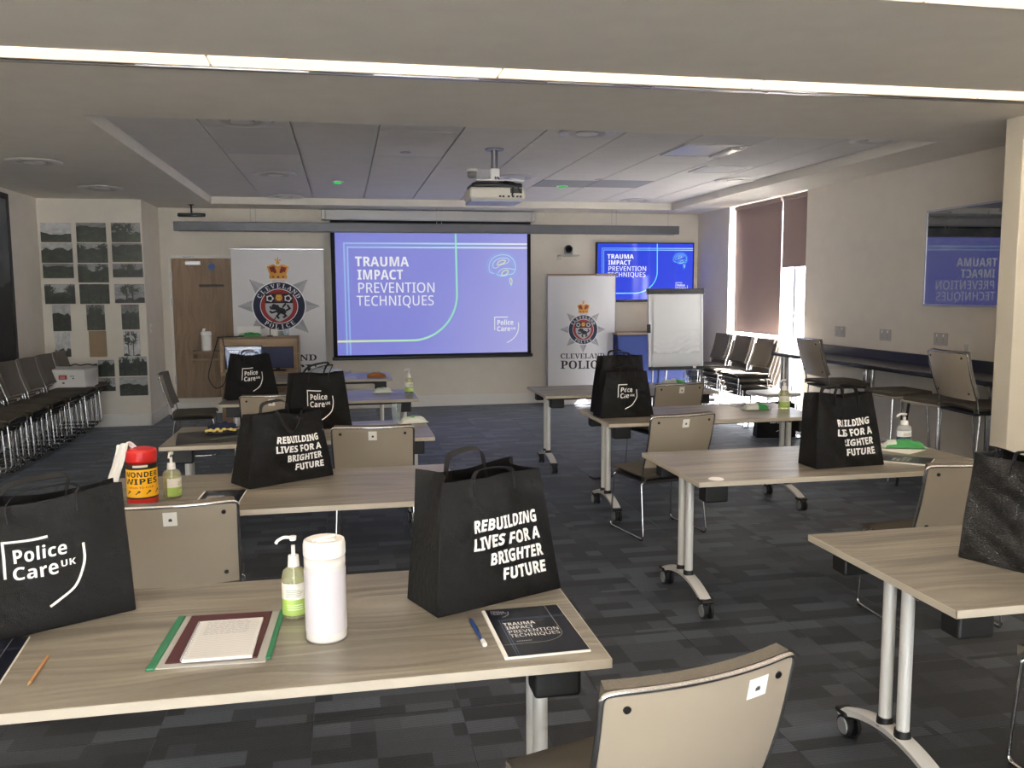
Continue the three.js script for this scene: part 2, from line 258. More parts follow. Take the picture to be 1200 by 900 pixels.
function crest(g, cx, cy, R, detailText) {
  g.save(); g.translate(cx, cy); g.scale(R, R);
  for (let k = 0; k < 8; k++) {                                        // eight-pointed star, one half of each ray solid, the other ruled
    g.save(); g.rotate(k * Math.PI / 4 + Math.PI / 8 * 0); const L = k % 2 ? 1.62 : 1.62;
    g.fillStyle = '#a9a9ac'; g.beginPath(); g.moveTo(0, -L); g.lineTo(-0.36, -0.8); g.lineTo(0, -0.7); g.closePath(); g.fill();
    g.strokeStyle = '#a6a6a9'; g.lineWidth = 0.034; for (let j = 0; j < 7; j++) { const t = j / 7; g.beginPath(); g.moveTo(0.04 + 0.34 * t, -0.8); g.lineTo(0.02 + 0.34 * t * 0.98, -L + (L - 0.85) * t); g.stroke(); }
    g.restore();
  }
  const disc = (r, c) => { g.fillStyle = c; g.beginPath(); g.arc(0, 0, r, 0, 2 * Math.PI); g.fill(); };
  disc(1.08, '#ffffff'); disc(1.03, '#1b2440'); disc(0.76, '#ffffff'); disc(0.73, '#9c2f2c'); disc(0.0, '#000');
  g.fillStyle = '#f2f1ee'; g.textAlign = 'center';
  const arc = (t, r, a0, a1, flip) => [...t].forEach((ch, i) => { const a = a0 + (a1 - a0) * i / (t.length - 1); g.save(); g.rotate(a); g.translate(0, flip ? r : -r); g.scale(0.0125, 0.0125); g.font = 'bold 20px ' + SERIF; g.fillText(ch, 0, flip ? 7 : 7); g.restore(); });
  arc('CLEVELAND', 0.89, -1.05, 1.05, false); arc('POLICE', 0.89, 0.62, -0.62, true);
  g.fillStyle = '#bdbdbf'; g.beginPath(); g.moveTo(-0.55, -0.5); g.lineTo(0.55, -0.5); g.lineTo(0.55, 0.05); g.bezierCurveTo(0.55, 0.4, 0.2, 0.6, 0, 0.68); g.bezierCurveTo(-0.2, 0.6, -0.55, 0.4, -0.55, 0.05); g.closePath(); g.fill();
  g.fillStyle = '#14161f'; g.fillRect(-0.55, -0.55, 1.1, 0.42); g.fillStyle = '#7a1f22'; g.fillRect(-0.17, -0.6, 0.34, 0.42);
  for (const x of [-0.36, 0.36]) { g.strokeStyle = '#e8e8e8'; g.lineWidth = 0.045; g.beginPath(); g.arc(x, -0.34, 0.11, 0, 2 * Math.PI); g.stroke(); g.fillStyle = '#e8e8e8'; for (let k = 0; k < 5; k++) { const a = k * 1.257; g.beginPath(); g.arc(x + 0.13 * Math.cos(a), -0.34 + 0.13 * Math.sin(a), 0.035, 0, 6.3); g.fill(); } }
  g.fillStyle = '#e0b24a'; g.beginPath(); g.arc(0, -0.36, 0.13, 0, 6.3); g.fill(); g.fillRect(-0.1, -0.5, 0.2, 0.08); g.fillStyle = '#5b3a16'; g.fillRect(-0.06, -0.38, 0.04, 0.03); g.fillRect(0.03, -0.38, 0.04, 0.03);
  g.fillStyle = '#15161c'; g.lineWidth = 0.1; g.strokeStyle = '#15161c';                                 // rampant beast
  const poly = (p) => { g.beginPath(); p.forEach(([x, y], i) => (i ? g.lineTo(x, y) : g.moveTo(x, y))); g.closePath(); g.fill(); };
  poly([[-0.2, -0.02], [-0.05, -0.07], [0.02, 0.05], [0.22, 0.12], [0.28, 0.26], [0.2, 0.38], [0.06, 0.32], [-0.08, 0.3], [-0.16, 0.12]]);
  g.beginPath(); g.arc(-0.2, 0.0, 0.1, 0, 6.3); g.fill();
  for (const [a, b, c, d, e, f] of [[-0.1, 0.12, -0.32, 0.1, -0.36, 0.0], [-0.1, 0.22, -0.3, 0.28, -0.38, 0.2], [0.0, 0.3, -0.1, 0.42, -0.02, 0.54], [0.2, 0.34, 0.26, 0.42, 0.14, 0.5], [0.26, 0.2, 0.42, 0.1, 0.32, -0.06]]) { g.lineWidth = 0.08; g.beginPath(); g.moveTo(a, b); g.lineTo(c, d); g.lineTo(e, f); g.stroke(); }
  // crown
  g.translate(0, -1.45); g.scale(0.88, 0.88); g.fillStyle = '#e8e0cc'; g.fillRect(-0.38, 0.28, 0.76, 0.12); g.fillStyle = '#d79a3c'; g.fillRect(-0.4, 0.12, 0.8, 0.17);
  poly([[-0.36, 0.14], [-0.5, -0.3], [-0.2, -0.42], [0, -0.3], [0.2, -0.42], [0.5, -0.3], [0.36, 0.14]]);
  g.fillStyle = '#7c2422'; poly([[-0.3, 0.02], [-0.4, -0.26], [-0.16, -0.32], [-0.05, 0.02]]); poly([[0.3, 0.02], [0.4, -0.26], [0.16, -0.32], [0.05, 0.02]]);
  g.fillStyle = '#d79a3c'; for (const [x, y, r] of [[0, -0.48, 0.09], [-0.1, -0.62, 0.04], [0.1, -0.62, 0.04], [0, -0.6, 0.05], [0, -0.7, 0.04], [-0.25, 0.03, 0.07], [0, 0.02, 0.08], [0.25, 0.03, 0.07]]) { g.beginPath(); g.arc(x, y, r, 0, 6.3); g.fill(); }
  g.fillStyle = '#efe9dc'; for (let k = 0; k < 9; k++) for (const s of [-1, 1]) { const a = k / 8 * 1.9; g.beginPath(); g.arc(s * (0.1 + 0.45 * Math.sin(a)), -0.22 - 0.22 * Math.cos(a), 0.035, 0, 6.3); g.fill(); }
  g.fillStyle = '#24345c'; g.fillRect(-0.05, 0.17, 0.1, 0.08); g.fillStyle = '#8a2523'; g.fillRect(-0.27, 0.17, 0.09, 0.07); g.fillRect(0.18, 0.17, 0.09, 0.07);
  g.restore();
}
const bannerTex = (cyFrac, rFrac, textY, tw, gap) => canvasTex(640, 1200, (g, w, h) => {
  g.fillStyle = '#ebe9e8'; g.fillRect(0, 0, w, h); crest(g, w * 0.5, h * cyFrac, w * rFrac); g.fillStyle = '#1c1b1e'; g.textAlign = 'left';
  fit(g, 'CLEVELAND', w * (0.5 - tw / 2), h * textY, w * tw, w * 0.1, 'bold', SERIF); fit(g, 'POLICE', w * (0.5 - tw / 2), h * (textY + gap), w * tw, w * 0.165, 'bold', SERIF);
});
const bannerLeft = bannerTex(0.352, 0.272, 0.70, 0.80, 0.088), bannerRight = bannerTex(0.415, 0.205, 0.64, 0.66, 0.08);
const wipesTex = canvasTex(640, 320, (g, w, h) => {
  g.fillStyle = '#f2b61c'; g.fillRect(0, 0, w, h); g.fillStyle = '#17150f'; g.fillRect(0, 0, w, 46); g.fillRect(0, h - 26, w, 26); g.fillStyle = '#b01e1c'; g.fillRect(0, h - 12, w, 12); g.fillRect(0, h - 40, 40, 40);
  g.fillStyle = '#dcd5c2'; g.fillRect(w * 0.42, 6, 100, 20); g.fillStyle = '#14110c'; g.textAlign = 'left'; fit(g, 'WONDER', w * 0.305, 112, w * 0.39, 66); fit(g, 'WIPES', w * 0.305, 176, w * 0.39, 72);
  g.fillStyle = '#b5541c'; fit(g, 'MULTI-USE', w * 0.36, 214, w * 0.28, 24); g.strokeStyle = '#17150f'; g.lineWidth = 7;
  for (let k = 0; k < 6; k++) { const x = w * (0.22 + 0.11 * k); g.beginPath(); g.moveTo(x, 266); g.lineTo(x + 24, 244); g.stroke(); g.beginPath(); g.arc(x + 24, 242, 6, 0, 6.3); g.stroke(); }
});
const gelLabel = (top, low) => canvasTex(256, 256, (g, w, h) => { g.fillStyle = top; g.fillRect(0, 0, w, h); g.fillStyle = low; g.fillRect(0, h * 0.5, w, h * 0.5); g.fillStyle = '#7d8a70'; for (let k = 0; k < 5; k++) g.fillRect(w * 0.3, h * (0.2 + 0.05 * k), w * (0.3 + 0.1 * ((k * 3) % 4) / 4), 4); g.fillStyle = '#eef6dc'; for (let k = 0; k < 3; k++) g.fillRect(w * 0.32, h * (0.66 + 0.07 * k), w * 0.34, 5); });
const gelLabelT = gelLabel('#e9e5da', '#a3c25f'), gelLabelB = gelLabel('#f4f4f2', '#24406e');
const greenPack = canvasTex(256, 128, (g, w, h) => { g.fillStyle = '#2f8f45'; g.fillRect(0, 0, w, h); g.fillStyle = '#dfe8dc'; g.fillRect(0, h * 0.1, w * 0.28, h * 0.8); g.fillStyle = '#1d6a33'; g.fillRect(w * 0.5, h * 0.3, w * 0.3, h * 0.3); g.fillStyle = '#eef5ea'; g.fillRect(w * 0.54, h * 0.36, w * 0.2, 8); g.fillRect(w * 0.54, h * 0.5, w * 0.14, 8); });
const palePack = canvasTex(256, 128, (g, w, h) => { g.fillStyle = '#d6dccf'; g.fillRect(0, 0, w, h); g.fillStyle = '#7fae78'; g.beginPath(); g.arc(w * 0.45, h * 0.4, h * 0.35, 0, 6.3); g.fill(); g.fillStyle = '#f3f4ee'; g.fillRect(w * 0.6, h * 0.2, w * 0.3, h * 0.5); });
const halfPack = canvasTex(256, 128, (g, w, h) => { g.fillStyle = '#cfd3cb'; g.fillRect(0, 0, w, h); g.fillStyle = '#2f8f45'; g.fillRect(w * 0.55, 0, w * 0.45, h); g.fillStyle = '#9aa39a'; g.fillRect(w * 0.15, h * 0.3, w * 0.3, h * 0.12); });
const tagTex = canvasTex(64, 64, (g, w, h) => { g.fillStyle = '#efede6'; g.fillRect(0, 0, w, h); g.fillStyle = '#3b3a38'; g.fillRect(25, 32, 16, 11); g.fillStyle = '#8b8a86'; g.fillRect(28, 28, 10, 4); });
const noteTex = canvasTex(256, 360, (g, w, h) => { g.fillStyle = '#dad9d6'; g.fillRect(0, 0, w, h); g.fillStyle = '#a9a9a6'; for (let k = 0; k < 22; k++) { g.fillRect(14, 24 + k * 15, w - 28, 1.5); } g.fillStyle = '#8d8f96'; for (let k = 0; k < 9; k++) { let x = 30; while (x < w - 60) { const l = 10 + rnd() * 28; g.fillRect(x, 18 + k * 15, l, 2.5); x += l + 6; } } });
const monitorTex = canvasTex(384, 216, (g, w, h) => slide(g, w, h, { bg: ['#123e78', '#1a5590', '#2d74b4'], l0: '#cfe6ff', l1: '#cfe6ff', l2: '#cfe6ff', g: '#1d5c98', y: '#1d5c98', text: '#eaf4ff', b0: '#9cd0ff', b1: '#cfe8ff' }));
const boxTex = canvasTex(512, 256, (g, w, h) => { g.fillStyle = '#e9e6df'; g.fillRect(0, 0, w, h); g.fillStyle = '#b43a34'; g.fillRect(w * 0.3, h * 0.26, w * 0.22, h * 0.22); g.fillStyle = '#e7c7c2'; for (let k = 0; k < 3; k++) g.fillRect(w * 0.33, h * (0.31 + 0.05 * k), w * 0.14, 5); g.fillStyle = '#55524e'; g.fillRect(w * 0.6, h * 0.3, w * 0.12, 8); g.fillRect(w * 0.39, h * 0.62, w * 0.06, h * 0.08); g.fillRect(w * 0.66, h * 0.4, w * 0.05, h * 0.06); });

// ---- one sheet of small landscape photographs, cut up by uv
const PH = [];           // [u0, v0, u1, v1] of each
const photoTex = canvasTex(1024, 1024, (g, w, h) => {
  const cell = 1024 / 5;
  for (let k = 0; k < 22; k++) {
    const cx = (k % 5) * cell, cy = Math.floor(k / 5) * cell, s = 2; PH.push([cx / w + 0.002, 1 - (cy + cell) / h + 0.002, (cx + cell) / w - 0.002, 1 - cy / h - 0.002]);
    if (k === 17) { g.fillStyle = '#8c7452'; g.fillRect(cx, cy, cell, cell); continue; }
    const hz = [0.55, 0.3, 0.18, 0.45, 0.35, 0.7, 0.2, 0.3, 0.35, 0, 0.35, 0.92, 0.5, 0.15, 0.4, 0.75, 0.3, 0, 0.25, 0.6, 0.3, 0.4][k], pale = [1, 0.9, 0.6, 0.8, 0.9, 1, 0.6, 0.8, 0.7, 0.5, 0.6, 1, 0.7, 0.6, 0.6, 0.7, 0.5, 0, 0.8, 0.8, 0.9, 0.8][k];
    for (let y = 0; y < cell; y += s) for (let x = 0; x < cell; x += s) {
      const u = x / cell, v = y / cell, n = vnoise(u * 9 + k * 31, v * 9 + k * 17), f = vnoise(u * 40 + k * 7, v * 40), line = hz + (vnoise(u * 6 + k * 13, k) - 0.5) * 0.16;
      let r, gg, b;
      if (v < line) { const q = 176 * pale + 40 * n; r = q; gg = q * 1.0; b = q * 0.99; }
      else { const q = 15 + 60 * f * n + 26 * (v - line); r = q * 0.95; gg = q * (1.02 + 0.14 * hash(k, 3)); b = q * 0.74; }
      const tree = { 3: [0.1, 0.9], 7: [0.05, 0.85], 8: [0.1, 0.8], 9: [0.3, 0.7], 10: [0.3, 0.65], 11: [0.3, 0.6], 12: [0.5, 0.2], 14: [0.5, 0.5], 15: [0.4, 0.6], 18: [0.5, 0.5], 19: [0.5, 0.5], 20: [0.7, 0.2] }[k];
      if (tree) for (const tx of tree) { const d = Math.hypot((u - tx) * 1.3, (v - 0.3) * 1.2) + (f - 0.5) * 0.25; if (d < 0.3 && n > 0.25) { r = 20 + 30 * f; gg = 24 + 34 * f; b = 16 + 22 * f; } if (Math.abs(u - tx) < 0.025 && v > 0.3) { r = 24; gg = 22; b = 18; } }
      g.fillStyle = `rgb(${r | 0},${gg | 0},${b | 0})`; g.fillRect(cx + x, cy + y, s, s);
    }
  }
});
const photoM = std('#ffffff', 0.4, { map: photoTex });
const skyPicTex = canvasTex(512, 512, (g, w, h) => { for (let y = 0; y < h; y += 2) for (let x = 0; x < w; x += 2) { const v = y / h, n = vnoise(x / 60, y / 40) * 0.6 + vnoise(x / 22, y / 16) * 0.4; const q = v < 0.42 ? 30 + 70 * Math.pow(n, 1.6) : v < 0.5 ? 18 : 14 + 14 * n; g.fillStyle = `rgb(${q | 0},${q | 0},${q * 1.02 | 0})`; g.fillRect(x, y, 2, 2); } });
const nightPicTex = canvasTex(256, 512, (g, w, h) => { for (let y = 0; y < h; y += 2) for (let x = 0; x < w; x += 2) { const v = y / h, n = vnoise(x / 30, y / 30), f = vnoise(x / 8, y / 8), line = 0.52 + (vnoise(x / 24, 3) - 0.5) * 0.2; const q = v < line ? 84 + 30 * n - 40 * v : 14 + 26 * f * n; g.fillStyle = `rgb(${q * 0.98 | 0},${q | 0},${q * 1.03 | 0})`; g.fillRect(x, y, 2, 2); } });

// ---------------------------------------------------------------- the setting
const FW0 = -3.2, FW1 = 2.0;      // span of the added, unseen window behind the photographer
const ZB = -13.05, XL = -3.78, XR = 5.6, ZF = 4.2, HC = 2.95, TRAY = { x0: -1.72, x1: 4.9, z0: -12.4, z1: -6.5, y: 3.045 };
const floor = struct('floor', span(XL - 0.3, XR + 0.3, -0.3, -0.006, ZB - 0.3, ZF + 0.3), underM);
{ // carpet tiles: each one in view its own piece, the others joined
  const size = TILE - 0.0014, vars = [];
  for (let k = 0; k < 8; k++) { const g = boxUV(new RoundedBoxGeometry(size, 0.012, size, 1, 0.0016), 1, rnd() * 2.4, rnd() * 2.4); if (k % 2) g.rotateY(Math.PI); vars.push(g); }
  const vp = new THREE.Matrix4().multiplyMatrices(camera.projectionMatrix, camera.matrixWorldInverse), seen = [], rest = [];
  for (let i = 0; XL + 0.02 + i * TILE < XR; i++) for (let j = 0; ZB + j * TILE < ZF; j++) {
    const x = XL + 0.02 + (i + 0.5) * TILE, z = ZB + 0.05 + (j + 0.5) * TILE, p = V(x, 0, z).applyMatrix4(camera.matrixWorldInverse);
    const q = V(x, 0, z).applyMatrix4(vp), inView = p.z < -1 && Math.abs(q.x) < 1.12 && Math.abs(q.y) < 1.25;
    (inView ? seen : rest).push([x, z, -p.z]);
  }
  seen.sort((a, b) => a[2] - b[2]); rest.push(...seen.splice(280));
  const pick = (x, z) => Math.floor(hash(x * 3.1, z * 1.7) * 8);
  for (const [x, z] of seen) obj('carpet_tile', vars[pick(x, z)], carpetM, floor).position.set(x, -0.006, z);
  obj('carpet_tile_rest', rest.map(([x, z]) => vars[pick(x, z)].clone().translate(x, -0.006, z)), carpetM, floor).userData.kind = 'stuff';
}
struct('wall_back', span(XL - 0.3, XR + 0.3, 0, 3.3, ZB - 0.25, ZB), wallM);
struct('wall_left', span(XL - 0.25, XL, 0, 3.3, ZB, ZF), wallM);
struct('wall_front', M([span(XL - 0.25, FW0, 0, 3.3, ZF, ZF + 0.16), span(FW1, XR + 0.3, 0, 3.3, ZF, ZF + 0.16), span(FW0, FW1, 0, 0.1, ZF, ZF + 0.16), span(FW0, FW1, 2.88, 3.3, ZF, ZF + 0.16)]), wallM);
struct('wall_photos', span(XL, -2.53, 0, HC, ZB, -12.0), wallM);
const WZ0 = -11.91, WZ1 = -9.75, WX = XR + 0.14;
struct('wall_right', M([span(XR, WX, 0, 3.3, ZB, WZ0), span(XR, WX, 0, 3.3, WZ1, ZF), span(XR, WX, HC + 0.02, 3.3, WZ0, WZ1)]), wallM);
const lower = struct('ceiling', M([span(XL, TRAY.x0, HC, 3.25, ZB, ZF), span(TRAY.x1, XR, HC, 3.25, ZB, ZF), span(TRAY.x0, TRAY.x1, HC, 3.25, TRAY.z1, ZF), span(TRAY.x0, TRAY.x1, HC, 3.25, ZB, TRAY.z0), span(TRAY.x0, TRAY.x1, TRAY.y + 0.035, 3.25, TRAY.z0, TRAY.z1)]), ceilM);
{ // suspended tiles of the raised part, joint by joint
  const xs = [-1.72, -1.05, -0.362, 0.325, 1.0, 1.68, 2.36, 3.04, 3.72, 4.4, 4.9];
  const zs = [[-7.9, -9.3, -10.7], [-7.26, -7.93, -8.65, -10.7], [-8.4, -10.05], [-7.24, -7.94, -8.57, -12.05], [-7.94, -9.3, -10.7], [-7.3, -8.6, -10.2], [-7.93, -9.4, -10.05, -10.7], [-7.93, -8.6, -9.96, -10.66], [-8.2, -8.9, -9.6], [-7.93, -9.3, -10.7]];
  const vent = new Set(['6,-10.05', '7,-9.96', '1,-7.26', '1,-7.93']);
  for (let i = 0; i < xs.length - 1; i++) {
    const cuts = [TRAY.z1, ...zs[i], TRAY.z0];
    for (let j = 0; j < cuts.length - 1; j++) {
      const g = 0.011, w = xs[i + 1] - xs[i] - g, d = cuts[j] - cuts[j + 1] - g * 0.6;
      const m = vent.has(i + ',' + cuts[j]) ? (i > 2 ? tileVent : tileM2) : tileM;
      obj('ceiling_tile', rb(w, 0.022, d, 0.003), m, lower).position.set((xs[i] + xs[i + 1]) / 2, TRAY.y + 0.011 + (hash(j, i) - 0.5) * 0.002, (cuts[j] + cuts[j + 1]) / 2);
    }
  }
}
{ // ceiling strips of warm light with a metal partition track beside the second
  const glow = std('#f4e8cf', 0.6, { emissive: WARM, emissiveIntensity: STRIP_GLOW });
  STRIP_Z.forEach((z, i) => {
    const t = thing('ceiling_light', ['long warm light strip across the ceiling just before the raised tiles', 'warm light strip cut off by the top edge of the picture above the pillar', 'warm ceiling light strip overhead, nearer than those in view', 'warm ceiling light strip above where the photographer stands', 'warm ceiling light strip near the wall behind the photographer'][i], 'ceiling light', [0.9, HC, z]);
    for (let k = 0; k < 6; k++) obj('diffuser', rb(1.545, 0.014, 0.17, 0.003, -3.9 + k * 1.56, -0.004, 0), glow, t);
  });
  const t = thing('partition_track', 'metal sliding partition track beside the ceiling light strip', 'track', [0.9, HC, -5.02]);
  obj('rail', [span(-4.6, 4.6, -0.012, 0, -0.045, -0.012), span(-4.6, 4.6, -0.012, 0, 0.012, 0.045), span(-4.6, 4.6, -0.002, 0, -0.012, 0.012)], std('#a9a49c', 0.35, { metalness: 0.7 }), t);
  for (const [x, l] of [[-1.5, 0.9], [-0.4, 0.6], [0.5, 0.4], [1.3, 0.7], [1.75, 0.12], [2.2, 0.35]]) obj('track_cover', rb(l, 0.01, 0.04, 0.002, x, -0.013, 0), steelM, t);
}
// pillar at the end of the sliding partition
struct('pillar', M([rb(0.15, HC, 0.17, 0.006, 4.835, HC / 2, -5.49), span(4.93, XR, 0, HC, -5.57, -5.46)]), columnM);
// trims
struct('baseboard_back', M([span(-2.53, -2.4, 0.0, 0.16, ZB, ZB + 0.02), span(-2.4, XR, 0, 0.16, ZB, ZB + 0.02)]), trimM);
struct('baseboard_photos', M([rb(XL - -2.53 < 0 ? 1.27 : 1.27, 0.16, 0.02, 0.004, (XL - 2.51) / 2, 0.08, -11.99), span(-2.53, -2.51, 0, 0.16, ZB, -11.98)]), trimM);
struct('baseboard_left', span(XL, XL + 0.02, 0, 0.16, -12, ZF), trimM);
struct('baseboard_right', M([span(XR - 0.02, XR, 0, 0.16, ZB + 0.02, WZ0), span(XR - 0.02, XR, 0, 0.16, WZ1, ZF)]), trimM);
// window wall beside the stacked chairs
{
  const w = struct('window_1', M([span(WX, WX + 0.06, 0, HC + 0.05, WZ0 - 0.06, WZ0 + 0.03), span(WX, WX + 0.06, 0, HC + 0.05, WZ1 - 0.03, WZ1 + 0.06), span(WX, WX + 0.06, 0, 0.06, WZ0, WZ1), span(WX, WX + 0.06, HC - 0.02, HC + 0.05, WZ0, WZ1)]), frameM);
  for (const z of [-10.57, -10.25]) obj('mullion', rb(0.07, HC - 0.08, 0.045, 0.004, WX + 0.03, HC / 2, z), frameM, w);
  for (const [a, b] of [[WZ0 + 0.03, -10.593], [-10.547, -10.273], [-10.227, WZ1 - 0.03]]) obj('pane', span(WX + 0.026, WX + 0.034, 0.06, HC - 0.02, a, b), glassM, w);
  for (const [k, [a, b, y, l]] of [[-11.84, -10.49, 1.135, 'brown roller blind drawn down to chair height at the tall window'], [-10.45, -9.78, 2.03, 'brown roller blind pulled a third of the way down, next to the longer one']].entries()) {
    const t = thing('roller_blind', l, 'blind', [XR + 0.075, HC, (a + b) / 2], 0);
    obj('fabric', span(-0.003, 0.003, y - HC + 0.02, -0.05, (a - b) / 2, (b - a) / 2), blindM, t);
    obj('bottom_bar', rb(0.016, 0.028, b - a, 0.006, 0, y - HC + 0.012, 0), std('#7a6a66', 0.5), t);
    obj('roller', mv(cyl(0.028, 0.028, b - a, 0, 0, 0, 16), 0, -0.032, 0, Math.PI / 2), std('#85756f', 0.8), t);
  }
}
{ // unseen windows added behind the photographer, sized for the daylight they throw in
  const z = ZF + 0.05, w = struct('added_window_2', M([span(FW0 - 0.06, FW1 + 0.06, 0.07, 0.14, z, z + 0.06), span(FW0 - 0.06, FW1 + 0.06, 2.84, 2.91, z, z + 0.06), span(FW0 - 0.06, FW0 + 0.02, 0.1, 2.88, z, z + 0.06), span(FW1 - 0.02, FW1 + 0.06, 0.1, 2.88, z, z + 0.06)]), frameM);
  const n = 3, xs = [...Array(n + 1).keys()].map((k) => FW0 + 0.02 + (FW1 - FW0 - 0.04) * k / n); for (let k = 1; k < n; k++) obj('mullion', rb(0.06, 2.7, 0.06, 0.004, xs[k], 1.49, z + 0.03), frameM, w);
  for (let k = 0; k < n; k++) obj('pane', span(xs[k] + (k ? 0.03 : 0), xs[k + 1] - (k < n - 1 ? 0.03 : 0), 0.14, 2.84, z + 0.026, z + 0.034), glassM, w);
}
struct('exterior_ground', span(-50, 60, -0.4, -0.15, -60, 50), std('#e8e5e2', 0.9));
// cupboard door above the skirting in the back wall
{
  const d = struct('door_1', rb(0.83, 2.0, 0.045, 0.004, -1.965, 1.237, ZB + 0.03), oakDoor);
  obj('door_frame', [span(-2.42, -2.383, 0.2, 2.29, ZB, ZB + 0.04), span(-1.547, -1.51, 0.2, 2.29, ZB, ZB + 0.04), span(-2.42, -1.51, 2.243, 2.285, ZB, ZB + 0.04)], trimM, d);
  for (const y of [1.98, 1.62, 0.5]) obj('hinge', rb(0.02, 0.11, 0.02, 0.004, -2.383, y, ZB + 0.058), steelM, d);
  obj('door_closer', [rb(0.2, 0.055, 0.05, 0.006, -2.08, 2.17, ZB + 0.08), rb(0.16, 0.014, 0.02, 0.004, -2.14, 2.262, ZB + 0.07)], steelM, d);
  obj('door_sign', mv(cyl(0.05, 0.05, 0.006, 0, 0, 0, 24), -1.83, 2.12, ZB + 0.056, Math.PI / 2), std('#2f4f8c', 0.4), d);
  obj('slot_plate', rb(0.34, 0.035, 0.012, 0.004, -1.84, 1.85, ZB + 0.058), std('#33241b', 0.5), d);
}

// ---------------------------------------------------------------- things on the walls and the ceiling
{ // landscape photographs
  const ph = [[-3.745, 2.644, -3.387, 2.399], [-3.75, 2.386, -3.381, 2.139], [-3.745, 2.128, -3.382, 1.943], [-3.741, 1.868, -3.38, 1.615], [-3.665, 1.606, -3.45, 1.264], [-3.655, 1.256, -3.469, 0.932], [-3.323, 2.648, -2.969, 2.401], [-3.327, 2.389, -2.962, 2.139], [-3.331, 2.128, -2.964, 1.887], [-3.325, 1.867, -2.968, 1.612], [-3.258, 1.603, -3.038, 1.269], [-3.245, 1.261, -3.035, 0.923], [-2.904, 2.652, -2.554, 2.403], [-2.907, 2.391, -2.546, 2.151], [-2.911, 2.128, -2.545, 1.952], [-2.903, 1.865, -2.54, 1.619], [-2.834, 1.599, -2.62, 1.274], [-2.83, 1.255, -2.626, 0.926], [-3.152, 0.881, -2.955, 0.663], [-3.154, 0.646, -2.954, 0.472], [-2.9, 0.92, -2.554, 0.665], [-2.903, 0.651, -2.556, 0.404]];
  // columns of the collage run from the corner of the room to the free wall end
  const cols = ['in the corner column', 'in the middle column', 'in the column by the wall end'], rows = ['top', 'second', 'third', 'fourth', 'fifth', 'sixth'];
  const order = [0, 1, 2, 3, 4, 5, 6, 7, 8, 9, 10, 11, 12, 13, 14, 15, 16, 17];
  const special = { 17: null, 18: 'small photo of a round tree by the box, lower middle of the collage', 19: 'small dark photo under the round tree photo behind the stacked chairs', 20: 'wide photo of green trees low at the wall end of the collage', 21: 'lowest wide photo of dark green trees at the wall end' };
  const cellOf = [0, 1, 2, 3, 4, 5, 6, 7, 8, 9, 10, 17, 12, 13, 14, 15, 16, 11, 18, 19, 20, 21];
  ph.forEach(([x0, y0, x1, y1], k) => {
    const t = PH[cellOf[k]], g = rb(x1 - x0, y0 - y1, 0.012, 0.002), p = g.attributes.position, n = g.attributes.normal, uv = g.attributes.uv, w = x1 - x0, h = y0 - y1;
    for (let i = 0; i < p.count; i++) uv.setXY(i, t[0] + (p.getX(i) / w + 0.5) * (t[2] - t[0]), t[1] + (p.getY(i) / h + 0.5) * (t[3] - t[1]));
    const label = k < 18 ? (k === 11 ? 'plain brown print, sixth down in the middle column of the photo collage' : `landscape photo on the collage wall, ${rows[k % 6]} down, ${cols[Math.floor(k / 6)]}`) : special[k];
    const m = obj('photo_print', g, photoM, null); m.position.set((x0 + x1) / 2, (y0 + y1) / 2, -11.993); tag(m, label, 'photo', 'landscape photos on the wall');
  });
}
{ const t = thing('framed_picture', 'tall dark framed landscape picture on the wall above the stacked chairs', 'picture', [XL + 0.001, 1.9, -10.0]);
  obj('picture_print', mv(new THREE.PlaneGeometry(1.84, 1.84), 0.02, 0, 0, 0, Math.PI / 2), std('#ffffff', 0.5, { map: nightPicTex }), t);
  obj('picture_frame', [rb(0.03, 0.07, 1.98, 0.004, 0.015, 0.955, 0), rb(0.03, 0.07, 1.98, 0.004, 0.015, -0.955, 0), rb(0.03, 1.84, 0.07, 0.004, 0.015, 0, 0.955), rb(0.03, 1.84, 0.07, 0.004, 0.015, 0, -0.955), rb(0.014, 1.9, 1.9, 0.002, 0.007, 0, 0)], blackM, t); }
{ const zc = -6.9, w = 1.17, h = 0.885, t = thing('framed_picture', 'glazed picture of dark clouds on the wall by the pillar, mirroring the slide', 'picture', [XR - 0.001, 2.03, zc]);
  obj('picture_print', mv(new THREE.PlaneGeometry(w, h), -0.022, 0, 0, 0, -Math.PI / 2), mat({ color: '#ffffff', map: skyPicTex, roughness: 0, ior: 2.1, clearcoat: 1, clearcoatRoughness: 0 }), t);
  obj('picture_frame', [rb(0.03, 0.016, w + 0.03, 0.003, -0.015, h / 2 + 0.007, 0), rb(0.03, 0.016, w + 0.03, 0.003, -0.015, -h / 2 - 0.007, 0), rb(0.03, h, 0.016, 0.003, -0.015, 0, w / 2 + 0.007), rb(0.03, h, 0.016, 0.003, -0.015, 0, -w / 2 - 0.007), rb(0.016, h, w, 0.002, -0.008, 0, 0)], steelM, t); }
for (const [k, z] of [-8.943, -8.102, -7.246].entries()) { const t = thing('wall_socket', ['wall socket plate nearest the window', 'middle wall socket plate above the dark counter', 'wall socket plate nearest the glazed picture'][k], 'wall socket', [XR - 0.006, 1.257, z]); obj('plate', rb(0.012, 0.12, 0.19, 0.004), std('#b9b4aa', 0.4), t); for (const d of [-0.045, 0.045]) { obj('switch', rb(0.006, 0.026, 0.018, 0.003, -0.008, 0.035, d), whiteP, t); obj('pin_holes', [span(-0.008, -0.005, -0.01, 0.006, d - 0.003, d + 0.003), span(-0.008, -0.005, -0.032, -0.026, d - 0.014, d - 0.006), span(-0.008, -0.005, -0.032, -0.026, d + 0.006, d + 0.014)], std('#8b867e', 0.6), t); } }
